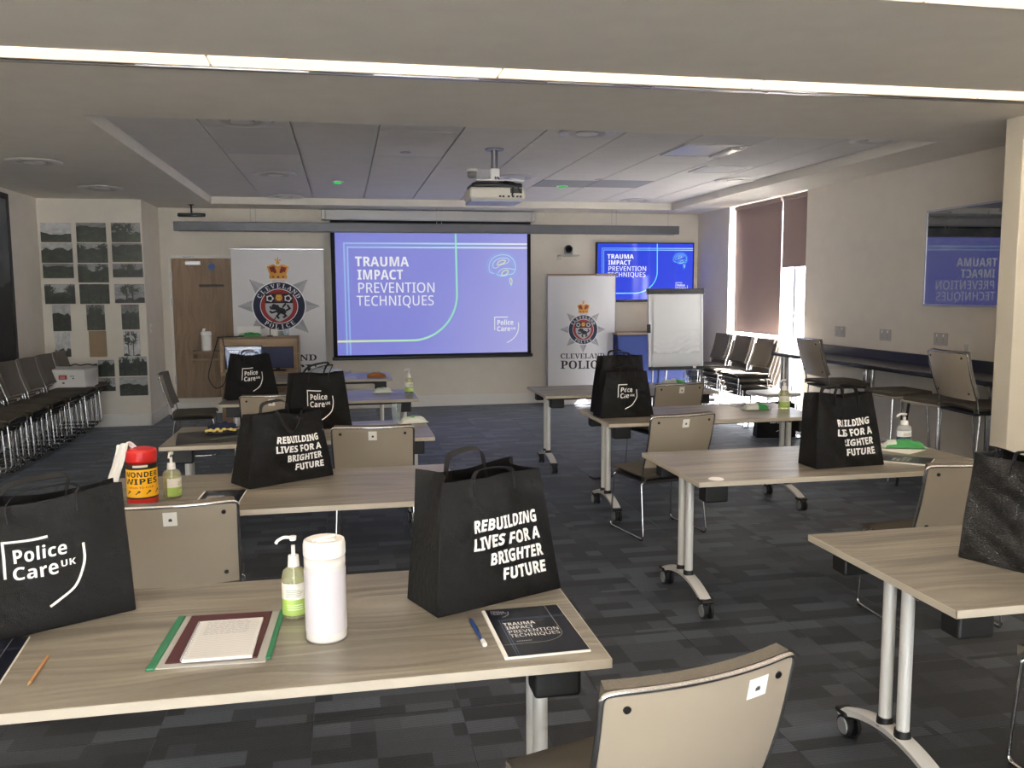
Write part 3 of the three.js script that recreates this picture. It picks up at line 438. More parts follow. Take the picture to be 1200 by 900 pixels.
{ const t = thing('light_switch', 'white switch plate on the end face of the photo wall', 'switch', [-2.524, 1.28, -12.2]); obj('plate', rb(0.01, 0.12, 0.09, 0.004), whiteP, t); obj('rocker', rb(0.008, 0.04, 0.02, 0.003, 0.006, 0, 0), whiteGloss, t); }
{ // projection screen
  const t = thing('projection_screen', 'large pull-down projection screen showing a purple-blue title slide', 'screen', [1.34, 2.84, -12.92]);
  obj('housing', [rb(3.17, 0.15, 0.15, 0.02, -0.03, 0.02, 0.02), span(-1.6, 1.55, 0.09, 0.098, 0.0, 0.06)], std('#c6c4c0', 0.4), t);
  for (const x of [-1.55, 1.5]) obj('end_cap', rb(0.03, 0.16, 0.16, 0.01, x, 0.02, 0.02), std('#b9b7b3', 0.5), t);
  for (const x of [-1.1, -0.1, 1.0]) obj('hanger', [rod([[x - 0.03, 0.09, 0.02], [x - 0.03, 0.11, 0.02]], 0.006), rod([[x + 0.03, 0.09, 0.02], [x + 0.03, 0.11, 0.02]], 0.006)], steelM, t);
  obj('cloth', span(-1.49, 1.485, -2.05, -0.04, 0.04, 0.043), std('#141416', 0.8), t);
  obj('slide', mv(new THREE.PlaneGeometry(2.86, 1.79), 0.0, -1.127, 0.0445), std('#6c6c70', 0.85, { emissive: '#ffffff', emissiveMap: screenTex, emissiveIntensity: 0.6 }), t, 'projected title slide');
  obj('weight_bar', rb(3.02, 0.05, 0.04, 0.012, 0, -2.07, 0.04), std('#121214', 0.4), t);
}
{ const t = thing('pendant_light', 'long dark grey linear pendant hung on wires above the projection screen', 'pendant light', [1.42, 2.66, -12.6]);
  obj('housing', rb(7.33, 0.125, 0.09, 0.006), greyMetal, t); obj('diffuser', rb(7.2, 0.012, 0.06, 0.003, 0, -0.063, 0), std('#6d6e70', 0.7), t);
  for (const x of [-2.65, -2.58, -0.05, 0.02, 2.6, 2.67, 3.5]) obj('wire', rod([[x, 0.06, 0], [x, 0.29, 0]], 0.0035, 0, 5), steelM, t); }
{ const t = thing('wall_display', 'wall-mounted flat screen showing a bright blue title slide', 'television', [4.7, 2.03, ZB]);
  obj('casing', rb(1.62, 0.93, 0.06, 0.008, 0, 0, 0.05), std('#0c0c0e', 0.4), t); obj('screen', mv(new THREE.PlaneGeometry(1.575, 0.875), 0, 0.012, 0.0812), mat({ color: '#05060a', roughness: 0.06, emissive: '#ffffff', emissiveMap: tvTex, emissiveIntensity: 0.85 }), t);
  obj('mount', span(-0.2, 0.2, -0.2, 0.2, 0, 0.02), blackM, t); }
{ const t = thing('conference_camera', 'round black conference camera on a small white wall shelf', 'camera', [3.44, 2.29, ZB]);
  obj('shelf', [rb(0.31, 0.018, 0.18, 0.004, 0, 0, 0.09), rb(0.06, 0.06, 0.02, 0.004, -0.12, -0.035, 0.01)], std('#c9c6c0', 0.5), t);
  obj('base', [cyl(0.055, 0.065, 0.03, 0, 0.024, 0.1), rb(0.03, 0.1, 0.04, 0.01, -0.055, 0.08, 0.1), rb(0.03, 0.1, 0.04, 0.01, 0.055, 0.08, 0.1)], std('#b3b3b3', 0.35), t);
  const h = obj('camera_head', new THREE.SphereGeometry(0.062, 24, 16).translate(0, 0.1, 0.1), blackM, t); obj('lens', mv(cyl(0.03, 0.034, 0.03, 0, 0, 0), 0, 0.1, 0.165, Math.PI / 2), std('#050507', 0.08), h); }
{ // projector on its ceiling pole
  const t = thing('projector', 'white projector hung from the ceiling on a pole with black cables', 'projector', [1.415, TRAY.y, -8.0]);
  obj('pole', [cyl(0.032, 0.032, 0.22, 0, -0.11, 0), cyl(0.09, 0.09, 0.012, 0, -0.006, 0)], std('#85868a', 0.35, { metalness: 0.8 }), t);
  obj('pole_sleeve', rb(0.085, 0.12, 0.085, 0.012, 0, -0.24, 0), whiteP, t); obj('mount_plate', [rb(0.44, 0.014, 0.3, 0.004, 0.03, -0.3, 0.0), rb(0.06, 0.06, 0.06, 0.01, 0, -0.3, 0)], whiteP, t);
  obj('body', [rb(0.52, 0.115, 0.38, 0.035, 0, -0.42, -0.02, 4)], std('#e5dfd0', 0.4), t);
  obj('top_tray', rb(0.47, 0.05, 0.34, 0.02, 0.0, -0.347, -0.02), blackM, t); obj('bottom_cover', rb(0.48, 0.03, 0.36, 0.012, -0.01, -0.482, -0.02), std('#b8bccb', 0.4), t);
  obj('port_panel', [rb(0.11, 0.045, 0.012, 0.003, 0.17, -0.395, 0.168), ...[0.02, 0.05, 0.1, 0.14, 0.18, 0.21].map((x) => rb(0.02, 0.016, 0.012, 0.002, x, -0.447, 0.17))], std('#3a3935', 0.5), t);
  obj('cable', [rod([[0.0, -0.26, 0.04], [0.0, -0.3, 0.1], [0.1, -0.33, 0.2], [0.14, -0.38, 0.2], [0.13, -0.44, 0.17]], 0.008, 0.05), rod([[0.02, -0.26, 0.04], [0.03, -0.3, 0.12], [0.16, -0.33, 0.21], [0.21, -0.42, 0.19]], 0.007, 0.05)], blackM, t);
  obj('lens', mv(cyl(0.045, 0.05, 0.05), -0.1, -0.42, -0.22, Math.PI / 2), blackM, t); }
{ const t = thing('smoke_detector', 'small round smoke detector on the ceiling tiles beside the projector pole', 'smoke detector', [1.40, TRAY.y, -9.3]); obj('base', cyl(0.06, 0.06, 0.03, 0, -0.015, 0), whiteP, t); obj('sensor_head', lathe([[0, -0.095], [0.04, -0.093], [0.05, -0.075], [0.05, -0.05], [0.055, -0.03], [0, -0.03]]), std('#8e8c88', 0.5), t); }
{ const t = thing('ceiling_sensor', 'small black bar on a short bracket hung from the ceiling above the cupboard door', 'sensor', [-2.0, HC, -12.55]); obj('bracket', [cyl(0.012, 0.012, 0.12, 0, -0.06, 0), cyl(0.035, 0.035, 0.01, 0, -0.005, 0)], blackM, t); obj('bar', rb(0.36, 0.045, 0.06, 0.01, 0, -0.14, 0), blackM, t); }
{ // downlights, diffusers and square fittings
  const ring = lathe([[0.15, 0.0], [0.235, 0.0], [0.24, -0.006], [0.225, -0.016], [0.19, -0.02], [0.155, -0.012], [0.15, 0.0]], 40), cone = lathe([[0.0, -0.004], [0.1, -0.004], [0.15, -0.012], [0.153, -0.006], [0.153, 0.0], [0, 0.0]], 40), core = lathe([[0, -0.02], [0.06, -0.022], [0.09, -0.016], [0.095, -0.006], [0, -0.004]], 32);
  const L = [['nearest the corner of the collage wall', -2.75, HC, -8.75], ['over the stacked chairs, farther of two', -2.69, HC, -10.75], ['in the tile bay by the pale step, nearest', -0.72, TRAY.y, -7.0], ['in the tile bay by the pale step, middle', -0.70, TRAY.y, -10.0], ['in the tile bay by the pale step, farthest', -0.72, TRAY.y, -12.2], ['directly behind the projector', 2.0, TRAY.y, -9.85], ['before the projector, half hidden by the ceiling edge', 2.03, TRAY.y, -7.05], ['beside the window blinds', 4.62, TRAY.y, -9.7], ['high by the glazed picture, cut by the ceiling edge', 4.65, TRAY.y, -6.95], ['farthest, above the flip chart', 4.2, TRAY.y, -12.0]];
  let first; for (const [w, x, y, z] of L) {
    const label = `round ceiling diffuser ${w}`;
    if (first) { dup(first, [x, y, z], 0, label); continue; }
    first = thing('ceiling_diffuser', label, 'ceiling diffuser', [x, y, z], 0, 'round ceiling diffusers'); obj('rim', ring, std('#d8d5cf', 0.3, { metalness: 0.2 }), first); obj('bowl', cone, std('#bdbab4', 0.35), first); obj('core', core, std('#e0ddd8', 0.3), first);
  }
  let t = thing('square_ceiling_light', 'square recessed ceiling light with a shiny reflector, unlit', 'ceiling light', [3.38, TRAY.y, -7.75], 0); obj('frame', [rb(0.62, 0.02, 0.03, 0.003, 0, -0.004, 0.31), rb(0.62, 0.02, 0.03, 0.003, 0, -0.004, -0.31), rb(0.03, 0.02, 0.62, 0.003, 0.31, -0.004, 0), rb(0.03, 0.02, 0.62, 0.003, -0.31, -0.004, 0)], std('#cfcdca', 0.4), t); obj('reflector', rb(0.6, 0.01, 0.6, 0.003, 0, -0.002, 0), std('#c9c9c8', 0.35, { metalness: 0.45 }), t); obj('lamp_tube', rb(0.1, 0.03, 0.5, 0.012, 0.2, -0.02, 0), whiteGloss, t);
  t = thing('square_ceiling_panel', 'small pale square ceiling grille near the window blinds', 'ceiling grille', [4.06, TRAY.y, -8.9], 0); obj('frame', [rb(0.5, 0.014, 0.025, 0.003, 0, -0.004, 0.25), rb(0.5, 0.014, 0.025, 0.003, 0, -0.004, -0.25), rb(0.025, 0.014, 0.5, 0.003, 0.25, -0.004, 0), rb(0.025, 0.014, 0.5, 0.003, -0.25, -0.004, 0)], whiteP, t); obj('panel', rb(0.48, 0.008, 0.48, 0.002, 0, -0.001, 0), std('#c9c7c4', 0.5), t);
  for (const [k, [x, z]] of [[-0.02, -10.55], [2.72, -10.55]].entries()) { const u = thing('emergency_light', ['green-lit emergency light dot on the tiles before the dark pendant, farther from the window', 'green-lit emergency light dot on the tiles just past the projector'][k], 'emergency light', [x, TRAY.y, z]); obj('rim', cyl(0.07, 0.075, 0.012, 0, -0.006, 0), whiteP, u); obj('lens', lathe([[0, -0.03], [0.04, -0.026], [0.055, -0.012], [0, -0.012]]), std('#3fae55', 0.3, { emissive: '#2fd060', emissiveIntensity: 0.55 }), u); }
  for (const [k, [x, z]] of [[0.62, -8.3], [3.0, -9.9]].entries()) { const u = thing('spotlight', ['tiny unlit spot fitting in the tile before the smoke detector', 'tiny unlit spot fitting near the green emergency light by the window side'][k], 'spotlight', [x, TRAY.y, z]); obj('rim', lathe([[0.022, -0.002], [0.05, -0.002], [0.052, -0.007], [0.03, -0.01], [0.022, -0.002]]), steelM, u); obj('lens', cyl(0.024, 0.024, 0.004, 0, -0.003, 0), whiteP, u); }
}
{ // roller banner beside the cupboard door
  const t = thing('roller_banner', 'white roller banner with a police crest standing behind the lectern', 'banner', [-0.895, 0, -12.78]);
  obj('print', mv(new THREE.PlaneGeometry(1.28, 2.27), 0, 1.215, 0.012), std('#ffffff', 0.7, { map: bannerLeft }), t); obj('sheet', span(-0.64, 0.64, 0.08, 2.35, 0.004, 0.0105), whiteP, t);
  obj('top_rail', rb(1.3, 0.025, 0.03, 0.006, 0, 2.36, 0.008), steelM, t); obj('base', [rb(1.34, 0.09, 0.16, 0.02, 0, 0.05, 0), rb(0.08, 0.02, 0.34, 0.008, -0.4, 0.012, 0), rb(0.08, 0.02, 0.34, 0.008, 0.4, 0.012, 0)], steelM, t); obj('pole', cyl(0.012, 0.012, 2.3, 0, 1.2, -0.015), steelM, t); }
{ // curved display stand
  const W = 1.04, Hh = 1.99, bow = (x) => 0.16 * (1 - (x / (W / 2)) ** 2), t = thing('display_stand', 'pale curved free-standing display with a police crest under the wall screen', 'display stand', [3.585, 0, -12.72], -0.1);
  const f = (y0, y1, off) => (u, v) => V((u - 0.5) * W, y0 + (y1 - y0) * v, bow((u - 0.5) * W) + off);
  obj('print', sheet(f(0.02, Hh - 0.02, 0.0), 24, 2, 0.012), std('#ffffff', 0.55, { map: bannerRight }), t);
  const cap = []; for (let i = 0; i <= 24; i++) { const x = (i / 24 - 0.5) * (W + 0.03); cap.push([x, -bow(Math.max(-W / 2, Math.min(W / 2, x))) - 0.012]); } cap.push([W / 2 + 0.015, 0.06], [-W / 2 - 0.015, 0.06]);
  obj('top', mv(extr(cap, 0.02, 0.002), 0, Hh + 0.012, 0, Math.PI / 2), oakLight, t); obj('base', mv(extr(cap, 0.02, 0.002), 0, 0.022, 0, Math.PI / 2), std('#c9c2b4', 0.5), t);
  for (const s of [-1, 1]) obj('side_post', rb(0.03, Hh - 0.03, 0.05, 0.008, s * (W / 2), Hh / 2, -0.03), std('#8f8d92', 0.4), t); }
{ // low blue unit under the wall screen
  const t = thing('blue_cabinet', 'royal blue low cabinet with a pale wood top under the wall screen', 'cabinet', [4.72, 0, -12.7]);
  obj('body', rb(1.3, 1.06, 0.5, 0.008, 0, 0.55, 0), std('#1c3270', 0.6), t); obj('top', rb(1.34, 0.028, 0.56, 0.006, 0, 1.094, 0), oakLight, t); obj('plinth', span(-0.62, 0.62, 0, 0.03, -0.22, 0.22), blackM, t); for (const s of [-0.325, 0.325]) obj('door', rb(0.62, 1.0, 0.018, 0.004, s, 0.55, 0.258), std('#20397f', 0.55), t); }
{ // flip chart easel
  const t = thing('flip_chart', 'white flip chart easel with a black top clamp and a curled sheet', 'flip chart', [4.5, 0, -11.2], -0.06), lean = -0.06;
  const B = obj('board', rb(0.74, 1.02, 0.02, 0.008, 0, 0, 0), std('#c9c8c5', 0.4), t); B.position.set(0, 1.2, 0); B.rotation.x = lean;
  for (const s of [-1, 1]) obj('side_rail', rb(0.03, 1.04, 0.035, 0.008, s * 0.375, 0, 0), std('#d4d4d4', 0.4), B);
  obj('clamp', [rb(0.8, 0.075, 0.045, 0.015, 0, 0.53, 0.01), rb(0.045, 0.085, 0.06, 0.015, -0.39, 0.53, 0.01), rb(0.045, 0.085, 0.06, 0.015, 0.39, 0.53, 0.01), rb(0.2, 0.025, 0.03, 0.008, 0, 0.505, 0.03)], std('#2b2c2e', 0.4), B);
  obj('pen_tray', rb(0.78, 0.05, 0.07, 0.012, 0, -0.53, 0.03), std('#232426', 0.45), B); obj('side_clip', rb(0.05, 0.12, 0.02, 0.006, -0.385, 0.02, 0.02), std('#232426', 0.45), B);
  obj('paper', sheet((u, v) => { const c = Math.max(0, 0.45 - v), r = 0.1 * Math.sin(v * 34 + 3 * Math.sin(u * 5)) * c * (0.4 + 0.6 * u) + 0.02 * Math.sin(u * 17 + v * 22) * c; return V((u - 0.5) * 0.64, -0.32 + v * 0.8, 0.018 + 0.02 * c + Math.abs(r) * 0.8); }, 26, 36, 0.002), std('#cfcecb', 0.4), B);
  obj('leg', rod([[-0.33, 0.72, 0.03], [-0.42, 0.01, 0.28]], 0.014), steelM, t); obj('leg', rod([[0.33, 0.72, 0.03], [0.42, 0.01, 0.28]], 0.014), steelM, t); obj('leg', rod([[0, 1.5, -0.04], [0, 0.01, -0.6]], 0.014), steelM, t); obj('brace', rod([[-0.38, 0.42, 0.13], [0.38, 0.42, 0.13]], 0.01), steelM, t); }

// ---------------------------------------------------------------- furniture
const TOP = 0.765, TD = 0.84;
const footGeo = sheet((u, v) => { const z = (v - 0.5) * 0.62; return V((u - 0.5) * -0.062, 0.088 + 0.075 * (1 - (z / 0.31) ** 2) + 0.006 * Math.cos((u - 0.5) * 3), z); }, 6, 20, 0.026);
const postGeo = (z) => cyl(0.0225, 0.0225, TOP - 0.03 - 0.14, 0, (TOP - 0.03 + 0.14) / 2, z, 18);
const collarGeo = [0.05, -0.05].map((z) => cyl(0.028, 0.03, 0.035, 0, 0.17, z, 18));
const casterGeo = (z) => M([rb(0.07, 0.022, 0.075, 0.01, 0, 0.092, z), cyl(0.011, 0.011, 0.05, 0, 0.075, z), rb(0.02, 0.05, 0.05, 0.008, 0, 0.055, z + 0.012), mv(cyl(0.042, 0.042, 0.014, 0, 0, 0, 22), -0.019, 0.042, z + 0.012, 0, 0, Math.PI / 2), mv(cyl(0.042, 0.042, 0.014, 0, 0, 0, 22), 0.019, 0.042, z + 0.012, 0, 0, Math.PI / 2)]);
const hubGeo = (z) => [mv(cyl(0.03, 0.033, 0.006, 0, 0, 0, 20), -0.0285, 0.042, z + 0.012, 0, 0, Math.PI / 2), mv(cyl(0.033, 0.03, 0.006, 0, 0, 0, 20), 0.0285, 0.042, z + 0.012, 0, 0, Math.PI / 2)];
const bracketGeo = M([rb(0.13, 0.1, 0.09, 0.012, 0.02, TOP - 0.077, 0.31), rb(0.13, 0.1, 0.09, 0.012, 0.02, TOP - 0.077, -0.31), rb(0.07, 0.04, 0.6, 0.006, 0.0, TOP - 0.047, 0)]);
const braceGeo = rod([[0.0, TOP - 0.06, 0.02], [0.0, TOP - 0.09, 0.1], [0.16, TOP - 0.04, 0.13]], 0.007, 0.02);
const casterA = casterGeo(-0.28), casterB = casterGeo(0.28), hubA = hubGeo(-0.28), hubB = hubGeo(0.28), postA = postGeo(0.05), postB = postGeo(-0.05);
function desk(label, W, xl, zf, { holes = [], mirror = false } = {}) {     // xl, zf: the corner nearest the aisle and the camera
  const t = thing('training_table', label, 'table', [xl + W / 2, 0, zf - TD / 2], 0, 'wheeled training tables');
  const off = rnd() * 1.7, g = boxUV(new RoundedBoxGeometry(W - 0.006, 0.026, TD - 0.006, 2, 0.002).translate(0, TOP - 0.013, 0), 1, off, rnd() * 0.8);
  obj('tabletop', g, deskM, t);
  obj('edge_band', [rb(W, 0.025, 0.004, 0.001, 0, TOP - 0.0135, TD / 2 - 0.002), rb(W, 0.025, 0.004, 0.001, 0, TOP - 0.0135, -TD / 2 + 0.002), rb(0.004, 0.025, TD, 0.001, W / 2 - 0.002, TOP - 0.0135, 0), rb(0.004, 0.025, TD, 0.001, -W / 2 + 0.002, TOP - 0.0135, 0)], edgeM, t);
  obj('beam', rb(W - 0.3, 0.05, 0.05, 0.006, 0, TOP - 0.052, 0.12), blackM, t);
  for (const s of [-1, 1]) {
    const l = obj('leg', footGeo, legM, t); l.position.x = s * (W / 2 - 0.11); if (s > 0) l.rotation.y = 0;
    obj('post', postA, legM, l); obj('post', postB, legM, l); for (const c of collarGeo) obj('collar', c, blackM, l); obj('caster', casterA, blackM, l); obj('caster', casterB, blackM, l); for (const h of [...hubA, ...hubB]) obj('wheel_hub', h, wheelM, l);
    const b = obj('bracket', bracketGeo, blackM, l); b.scale.x = -s || 1; obj('release_lever', braceGeo, chromeM, l).scale.x = -s || 1;
  }
  for (const [x, z] of holes) obj('cable_grommet', lathe([[0, 0.004], [0.034, 0.004], [0.04, 0.001], [0.04, -0.01], [0, -0.01]]).translate(x, TOP, z), whiteP, t);
  return t;
}
desk('front training table with the white canister, folder and two black bags', 2.2, -1.53, -2.07);
desk('training table holding the red and yellow wipes tub', 1.72, -1.17, -3.905);
desk('training table with the dark poster and blue bundle, third back from the canister table', 1.75, -1.165, -5.67);
desk('training table before the lectern bearing a bag, a pale packet and a gel bottle', 1.76, -1.1, -7.78);
desk('farthest table on the lectern side, littered with crumpled packets', 1.73, -1.2, -9.71);
desk('training table with only a shiny black bag, nearest on the aisle side of the pillar', 1.72, 1.78, -2.18);
desk('training table with a white cable grommet near the pillar', 1.76, 1.735, -3.98, { holes: [[-0.76, 0.36]] });
desk('training table with two stacked-together black bags by the aisle', 1.74, 1.88, -5.93);
desk('farthest table before the curved police display', 1.72, 1.83, -7.7);

const shellF = (y0, off) => (u, v) => { const x = (u - 0.5) * (0.495 + 0.012 * v), q = x / 0.25, vv = v; return V(x, y0 + 0.045 + 0.362 * vv, 0.205 + 0.105 * vv + 0.012 * Math.sin(vv * 3.1) + 0.036 * (1 - q * q) + off); };
function makeChair(name, label, category, SY, pos, turn, group) {
  const t = thing(name, label, category, pos, turn, group), f = shellF(SY, 0), up = SY + 0.43;
  obj('seat', sheet((u, v) => { const x = (u - 0.5) * 0.49, e = Math.min(u, 1 - u, v, 1 - v), r = Math.min(1, e / 0.07); return V(x, SY - 0.012 + 0.014 * Math.sqrt(r) - 0.012 * Math.max(0, v - 0.8) * 5 * (v - 0.8) + 0.004 * Math.cos((u - 0.5) * 6), 0.215 - 0.45 * v); }, 16, 16, 0.042, 2, 2), seatM, t);
  obj('seat_pan', rb(0.46, 0.016, 0.42, 0.007, 0, SY - 0.062, -0.01), darkM, t);
  const b = obj('backrest', sheet(f, 18, 12, 0.012), shellM, t);
  obj('pad', sheet((u, v) => { const p = f(0.012 + 0.976 * u, 0.03 + v * 0.985), e = Math.min(u, 1 - u, 1 - v) / 0.06; p.z -= 0.0125; p.y += 0.004; return p; }, 14, 12, 0.034, 2, 2), padM, b);
  const edge = []; for (let k = 0; k <= 8; k++) edge.push(f(0, k / 8).add(V(-0.004, 0, -0.004))); const top = []; for (let k = 1; k < 16; k++) top.push(f(k / 16, 1).add(V(0, 0.004, -0.004))); const down = []; for (let k = 8; k >= 0; k--) down.push(f(1, k / 8).add(V(0.004, 0, -0.004)));
  obj('back_frame', rod([[-0.25, SY - 0.05, 0.19], ...edge, ...top, ...down, [0.25, SY - 0.05, 0.19]], 0.0075, 0.02, 7), chromeM, t);
  const hole = []; for (const u of [0.1, 0.9]) for (const v of [0.14, 0.9]) { const p = f(u, v); hole.push(mv(cyl(0.009, 0.009, 0.006, 0, 0, 0, 12), p.x, p.y, p.z + 0.001, Math.PI / 2 + 0.25)); }
  obj('screw', hole, blackM, b);
  const tagF = (du) => sheet((u, v) => f(0.5 + du + (u - 0.5) * 0.105, 0.79 + v * 0.16).add(V(0, 0, 0.0025)), 3, 3, 0.0015);
  if (SY < 0.6) obj('sticker', tagF(0), std('#ffffff', 0.6, { map: tagTex }), b);
  for (const s of [-1, 1]) obj('leg', rod([[s * 0.2, SY - 0.07, 0.17], [s * 0.245, SY - 0.07, 0.17], [s * 0.26, 0.012, 0.225], [s * 0.26, 0.012, -0.235], [s * 0.245, SY - 0.06, -0.21], [s * 0.2, SY - 0.07, -0.2]], 0.0072, 0.03, 8), chromeM, t);
  for (const z of [0.17, -0.2]) obj('cross_bar', rod([[-0.21, SY - 0.072, z], [0.21, SY - 0.072, z]], 0.008), chromeM, t);
  if (SY > 0.6) obj('foot_rail', rod([[-0.255, 0.3, -0.228], [0.255, 0.3, -0.228]], 0.009), chromeM, t);
  obj('floor_glide', [-1, 1].flatMap((s) => [-0.2, 0.19].map((z) => rb(0.024, 0.014, 0.04, 0.005, s * 0.26, 0.008, z))), blackM, t);
  return t;
}
// chairs at the tables: centre of the top edge of the back, turn
const CH = [['conference chair with a bright cream back shell, alone in the aisle before the black booklet', [0.765, -1.7], 0.224], ['conference chair drawn up to the wipes tub table', [-0.7, -3.57], 0.07], ['conference chair behind the police bag table, white sticker on its back', [0.165, -5.43], -0.08], ['conference chair between the big black bags, at the table before the lectern', [-0.6, -7.33], 0], ['conference chair at the farthest table before the curved display', [3.01, -7.35], 0.19], ['conference chair at the table with the two stacked-together bags, sled legs in full view', [2.27, -5.47], 0.2], ['conference chair with its back turned between the grommet table and the shiny bag', [2.985, -3.57], -0.03], ['conference chair at the shiny bag table, only a leg of it in view', [2.6, -2.02], 0.0]];
const place = ([x, z], a) => [x - Math.sin(a) * 0.315, 0, z - Math.cos(a) * 0.315];
let chair0; CH.forEach(([label, c, a], k) => { if (!chair0) chair0 = makeChair('conference_chair', label, 'chair', 0.47, place(c, a), a, 'conference chairs at the tables'); else dup(chair0, place(c, a), a, label); });
{ const s = chair0.children.find((c) => c.name === 'backrest').children.find((c) => c.name === 'sticker'); s.geometry = sheet((u, v) => shellF(0.47, 0)(0.765 + (u - 0.5) * 0.12, 0.8 + v * 0.14).add(V(0, 0, 0.0025)), 3, 3, 0.0015); }
const level = ['bottom', 'second from the bottom', 'third from the bottom', 'top'];
function stack(c, a, n, label, group, dy = 0.062, dz = 0.012, alone = false) { for (let k = 0; k < n; k++) dup(chair0, [c[0] - Math.sin(a) * dz * k, dy * k, c[1] - Math.cos(a) * dz * k], a, `${k === n - 1 ? 'top' : level[k]} chair ${label}`, group); }
[['of the stack in the corner under the collage', -12.25 + 0.5 - 0.05], ['of the stack right under the white box', -11.18], ['of the stack just past the white box', -10.58], ['of the fourth stack along the wall from the collage', -9.98], ['of the fifth stack along the wall from the collage', -9.38], ['of the sixth stack along the wall from the collage', -8.78]].forEach(([l, z]) => stack([-3.41, z], -Math.PI / 2, 4, l, 'chairs stacked along the picture wall', 0.043, 0.05));
[['of the window stack nearest the flip chart', [5.22, -11.62], 1.56], ['of the middle window stack under the long blind', [5.2, -10.92], 1.56], ['of the window stack by the end of the dark counter', [5.16, -10.22], 1.56]].forEach(([l, c, a]) => stack(c, a, 4, l, 'chairs stacked by the window', 0.075, 0.03));
dup(chair0, [-1.62, 0, -9.75], -1.5, 'lone conference chair side-on at the end of the collage wall', 'conference chairs');
// high counter with its chairs and stools
{ const t = thing('counter', 'long dark bar-height counter with an upstand along the wall by the pillar', 'counter', [5.3, 0, -7.52]);
  obj('worktop', rb(0.59, 0.042, 3.84, 0.012, 0.0, 0.98, 0), std('#33353a', 0.25, { specularIntensity: 1 }), t); obj('upstand', rb(0.025, 0.1, 3.8, 0.004, 0.28, 1.045, 0.0), std('#141519', 0.4), t);
  for (const z of [-1.75, -0.1, 1.6]) { obj('leg', [cyl(0.026, 0.026, 0.95, -0.2, 0.485, z - 0.05), cyl(0.026, 0.026, 0.95, -0.2, 0.485, z + 0.05), rb(0.3, 0.014, 0.3, 0.005, -0.15, 0.007, z), rb(0.14, 0.012, 0.2, 0.003, -0.18, 0.955, z)], chromeM, t); } }
const bar = makeChair('bar_chair', 'bar-height chair at the dark counter, back to the room, nearer the window', 'bar chair', 0.83, [4.55 + 0.33, 0, -7.85], -Math.PI / 2 - 0.1, 'bar chairs at the counter');
dup(bar, [4.96, 0, -5.92], -Math.PI / 2 - 0.1, 'bar-height chair at the dark counter, its pale back just before the pillar');
{ const s = thing('bar_stool', 'backless bar stool tucked under the dark counter, nearer the pillar', 'bar stool', [5.0, 0, -6.45], 0.1, 'backless stools');
  obj('seat', rb(0.42, 0.05, 0.42, 0.018, 0, 0.79, 0), seatM, s); obj('seat_edge', rb(0.43, 0.022, 0.43, 0.008, 0, 0.762, 0), std('#a9a294', 0.5), s);
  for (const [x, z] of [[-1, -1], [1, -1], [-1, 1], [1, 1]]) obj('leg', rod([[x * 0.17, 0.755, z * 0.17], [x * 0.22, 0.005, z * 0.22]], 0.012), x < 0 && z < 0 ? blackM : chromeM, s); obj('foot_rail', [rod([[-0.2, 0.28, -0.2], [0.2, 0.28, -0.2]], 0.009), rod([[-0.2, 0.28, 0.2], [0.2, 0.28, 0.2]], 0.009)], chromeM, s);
  dup(s, [5.02, 0, -7.05], 0, 'backless bar stool tucked under the dark counter beside the bar chair'); }
{ const t = thing('sunlit_painted_stool', 'added stool for a chair seat, top painted pale as sunlit, behind the standing bag', 'stool', [5.2, 0, -9.72], 0.1); obj('seat', rb(0.5, 0.05, 0.46, 0.018, 0, 0.465, 0), std('#dcd8cf', 0.45), t); for (const [x, z] of [[-1, -1], [1, -1], [-1, 1], [1, 1]]) obj('leg', rod([[x * 0.2, 0.45, z * 0.18], [x * 0.22, 0.005, z * 0.2]], 0.011), chromeM, t); }  // stands in for a chair seat; the pale top colour is painted sunlight
